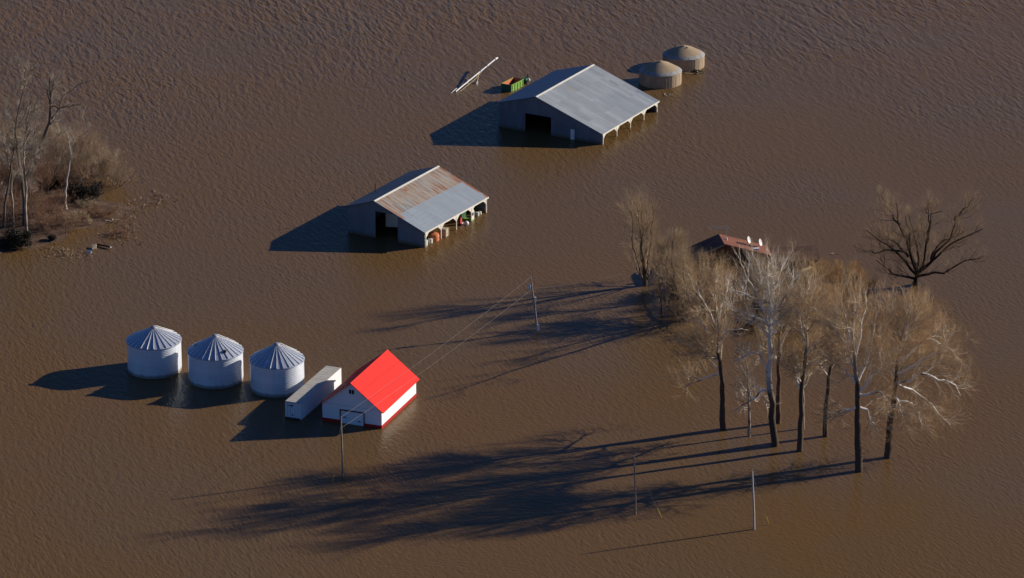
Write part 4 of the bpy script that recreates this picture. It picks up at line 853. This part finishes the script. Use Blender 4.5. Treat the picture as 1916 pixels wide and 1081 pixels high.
for k, (bx, by, w_, h_, mm, lb) in enumerate([
    (20, 300, 12, 9.5, dryg, 'hazy dry brush at the upper left edge of the island'),
    (70, 300, 11, 9.0, dryg, 'dry brush behind the dark forked island tree'),
    (120, 310, 11, 8.0, redb, 'brown brush at the upper middle of the island'),
    (165, 325, 10, 7.5, dryg, 'tan twiggy brush at the upper right of the island'),
    (198, 345, 8, 6.0, dryg, 'tan brush clump at the right tip of the island'),
    (95, 355, 10, 6.5, redb, 'reddish brush left of the pale white island snag'),
    (50, 365, 11, 8.0, redb, 'reddish brush among the pale leaning stems of the island'),
    (10, 370, 10, 8.5, redb, 'brown brush cut by the left picture edge'),
    (70, 410, 11, 6.0, redb, 'low brown brush at the centre front of the island'),
    (110, 430, 9, 4.0, redb, 'low brush patch left of the tan grass'),
    (145, 415, 7, 2.4, mat('tan_grass', (0.50, 0.39, 0.24), .9, var=.3, vscale=.5), 'pale tan grass tuft below the white island snag'),
    (160, 385, 6, 2.0, mat('tan_grass_dim', (0.42, 0.32, 0.2), .9, var=.3, vscale=.5), 'tan grass patch beside the dark hollow right of the snag'),
    (190, 405, 7, 2.2, mat('rust_brush', (0.30, 0.14, 0.06), .9, var=.4, vscale=.6), 'rust-coloured low brush at the lower right of the island'),
    (215, 440, 5, 1.4, redb, 'flooded low twigs off the lower right shore of the island'),
    (30, 415, 11, 7.0, redb, 'brush above the black shaded bush at the island front')]):
    shrub('brush_clump', lb, (bx, by), w_, h_, mm, GI, 150 + k, stems=26, n1=8, n2=6, n3=4, up=.12, fr=.013)
leafy('evergreen_bush', 'black-looking dense bush added for the shadow at the lower left shore of the island', (30, 462), 7.5, 3.0, ever, 81, 8000, 4.0, lumps=12)  # dark foliage stands in for the brush's shadow on the water
leafy('evergreen_bush', 'dark bush added to darken the hollow right of the pale white island snag', (155, 372), 8.0, 3.2, ever, 82, 7000, 4.0, lumps=12)  # foliage put in to make the hollow read as dark shade
leafy('evergreen_bush', 'dark bush low between the two tallest island trees', (105, 352), 4.5, 2.2, ever, 83, 3500, lumps=8)
leafy('evergreen_bush', 'small dark clump on the water at the lower centre of the island', (96, 450), 1.6, 1.3, ever, 84, 900, lumps=5)
GT = 'bare island trees'
kw = dict(group=GT, auto=3, auto_len=3.5, br=8, br_len=2.2, tw=6, tw_len=1.3, fine=3, fine_len=.7, deeper=True, fine_r=.010, up=.08, depth=.6)
darkpale = mat('grey_brown_bark', (0.17, 0.125, 0.09), .9, var=.5, vscale=.7)
tree('bare_tree', 'tallest dark island tree, forking near its base with a long limb to the right', (66, 325), [(66, 325), (70, 300), (76, 272), (86, 245), (93, 228), (94, 195), (93, 155), (91, 125)],
     [[(76, 290), (88, 275), (100, 262), (118, 245), (142, 232)], [(92, 230), (108, 208), (114, 190), (120, 176), (134, 170), (148, 155), (172, 150)], [(94, 200), (88, 175), (84, 160)], [(94, 160), (108, 145), (120, 133)], [(95, 190), (98, 165), (100, 150)], [(114, 205), (124, 200), (140, 196), (152, 200)]], .42, darkpale, pale, pale, seed=91, **kw)
tree('bare_tree', 'tall thin pale-topped island tree left of the tallest dark one', (46, 425), [(46, 425), (46, 380), (40, 330), (32, 280), (28, 245), (34, 205), (44, 165), (46, 135), (42, 112)],
     [[(30, 240), (18, 215), (12, 195)], [(28, 250), (42, 225), (52, 200), (62, 187)], [(44, 150), (54, 130), (60, 118)], [(32, 285), (48, 262), (58, 235), (64, 210), (72, 195)], [(46, 140), (38, 122), (36, 108)]], .30, darkpale, pale, pale, seed=92, limb_mat=pale, **kw)
tree('bare_tree', 'white-barked slender snag in the island middle with one arm to the right', (124, 395), [(124, 395), (122, 370), (124, 345), (129, 315), (133, 290), (130, 268), (126, 252)],
     [[(133, 298), (143, 280), (150, 262), (165, 245), (180, 237), (196, 231)], [(128, 262), (122, 248), (118, 244)]], .20, mat('white_bark', (.70, .62, .52), .8, var=.3, vscale=.8), pale, pale, seed=93, limb_mat=darkpale, **{**kw, 'auto': 0, 'br': 4})
tree('bare_tree', 'pale upright island stem with two glowing side limbs near its top', (50, 445), [(50, 445), (48, 400), (50, 350), (44, 300), (46, 260), (50, 220), (58, 190)],
     [[(44, 290), (56, 270), (62, 250)], [(47, 235), (58, 210), (74, 200)], [(46, 240), (55, 222), (66, 203), (72, 185)], [(49, 330), (58, 310), (60, 290)]], .24, pale, pale, pale, seed=94, **kw)
tree('bare_tree', 'pair-stemmed brown tree between the leaning stems and the tallest island tree', (56, 375), [(56, 375), (54, 340), (58, 300), (62, 265), (66, 235), (68, 210)],
     [[(57, 320), (64, 290), (70, 262), (68, 230), (70, 205)], [(58, 330), (70, 310), (76, 285)]], .22, darkpale, pale, pale, seed=95, **kw)
tree('bare_tree', 'bent pale snag at the left picture edge with a horizontal broken arm', (26, 425), [(26, 425), (24, 390), (20, 350), (24, 318), (14, 298), (2, 296)],
     [[(23, 330), (12, 345), (6, 372)], [(24, 320), (20, 290), (26, 262), (22, 235)]], .22, pale, pale, pale, seed=96, **{**kw, 'auto': 1})
tree('bare_tree', 'leaning pale stem at the far left edge of the island', (6, 430), [(6, 430), (10, 380), (18, 330), (26, 280), (30, 240), (22, 205)],
     [[(20, 310), (10, 280), (4, 250)], [(28, 260), (36, 240), (40, 215)]], .24, darkpale, pale, pale, seed=97, **kw)
tree('bare_tree', 'slender upright twiggy sapling right of the tallest island tree', (108, 345), [(108, 345), (108, 320), (106, 290), (104, 262)],
     [[(108, 325), (114, 305), (118, 285)], [(107, 310), (100, 290), (98, 275)]], .12, darkpale, tw_brown, tw_brown, seed=98, **kw)
tree('bare_tree', 'low wispy sapling at the upper right end of the island', (171, 322), [(171, 322), (171, 300), (174, 280), (178, 258)],
     [[(171, 310), (180, 290), (188, 272)], [(172, 300), (166, 280), (168, 262)]], .10, brownb, dryg, dryg, seed=99, **kw)
tree('bare_tree', 'forked pale sapling in front of the leaning island stems', (49, 442), [(49, 442), (48, 410), (50, 370), (46, 335), (40, 310)],
     [[(49, 370), (56, 350), (58, 325)], [(48, 355), (42, 335), (36, 318)]], .12, pale, pale, pale, seed=100, **kw)
# small snags and wreckage at the shore
debris(P(207, 415), .3, 'pale forked branch on dark driftwood at the right shore of the island', 7, 1.0, pale, 21)
debris(P(138, 352), 1.0, 'short white broken branch in front of the dark island bush', 4, .7, pale, 22)
t = thing('flood_debris', P(170, 473), .2, 'pale crumpled sheet, tan board and dark post afloat below the island', 'debris')
MB().prism([(-.5, -.3, 0), (-.1, -.6, .1), (.2, -.4, .2), (.1, .1, .35), (-.3, .6, .3), (-.6, .2, .15)], (0, 0, .1)).build('sheet', M['cream'], t, bevel=.04)
MB().prism([(.3, 1.2, 0), (1.1, 1.4, .1), (1.3, 2.8, .4), (.5, 3.0, .3)], (0, 0, .2)).build('scrap', M['tan'], t, bevel=.04)
MB().tube([(1.4, 3.6, .2), (3.4, 1.6, .3)], .16, 8).build('post', M['dbark'], t); MB().blob((3.5, 1.4, .25), (.18, .18, .18)).build('post_end', M['cream'], t, True)
# scattered floating litter off the island: nobody could count it
rr = np.random.default_rng(77); mb = MB(); cs = np.array([(285, 372), (262, 385), (240, 425), (225, 445), (95, 473), (150, 478), (300, 372), (215, 335), (250, 332), (120, 470), (235, 400)])
for k in range(420):
    c = cs[rr.integers(len(cs))]; p = P(c[0] + rr.normal() * 17, c[1] + rr.normal() * 7); a = rr.uniform(0, 6.28); l_ = rr.uniform(.15, .7)
    mb.tube([(p[0], p[1], .02), (p[0] + math.cos(a) * l_, p[1] + math.sin(a) * l_, rr.uniform(.03, .35))], rr.uniform(.02, .05), 4)
o = mb.build('floating_litter', dryg, None); tag(o, 'scattered straw and twigs floating off the right shore of the island', 'flood litter', kind='stuff')

leafy('brush_clump', 'dense dark red-brown brush left of the house, casting the blue shadow on the water', (1283, 548), 6.5, 4.6, mat('wine_brown_brush', (0.12, 0.065, 0.04), .9, var=.4, vscale=.8), 85, 6000, group=GB, lumps=14)  # extra dense clump, added to widen the shadow beside the house

for k, (bx, by, h_, lb) in enumerate([(140, 300, 9.0, 'tall pale twiggy thicket behind the white island snag'), (25, 340, 10.0, 'tall pale twiggy thicket among the leftmost island stems'), (85, 330, 8.5, 'tall pale twiggy thicket left of the white snag, in front of the dark forked tree'), (185, 330, 6.5, 'pale twiggy thicket near the right tip of the island')]):
    shrub('brush_clump', lb, (bx, by), 7, h_, tw_white, GI, 250 + k, stems=12, n1=7, n2=6, n3=3, up=.12, fr=.010, smat=pale)
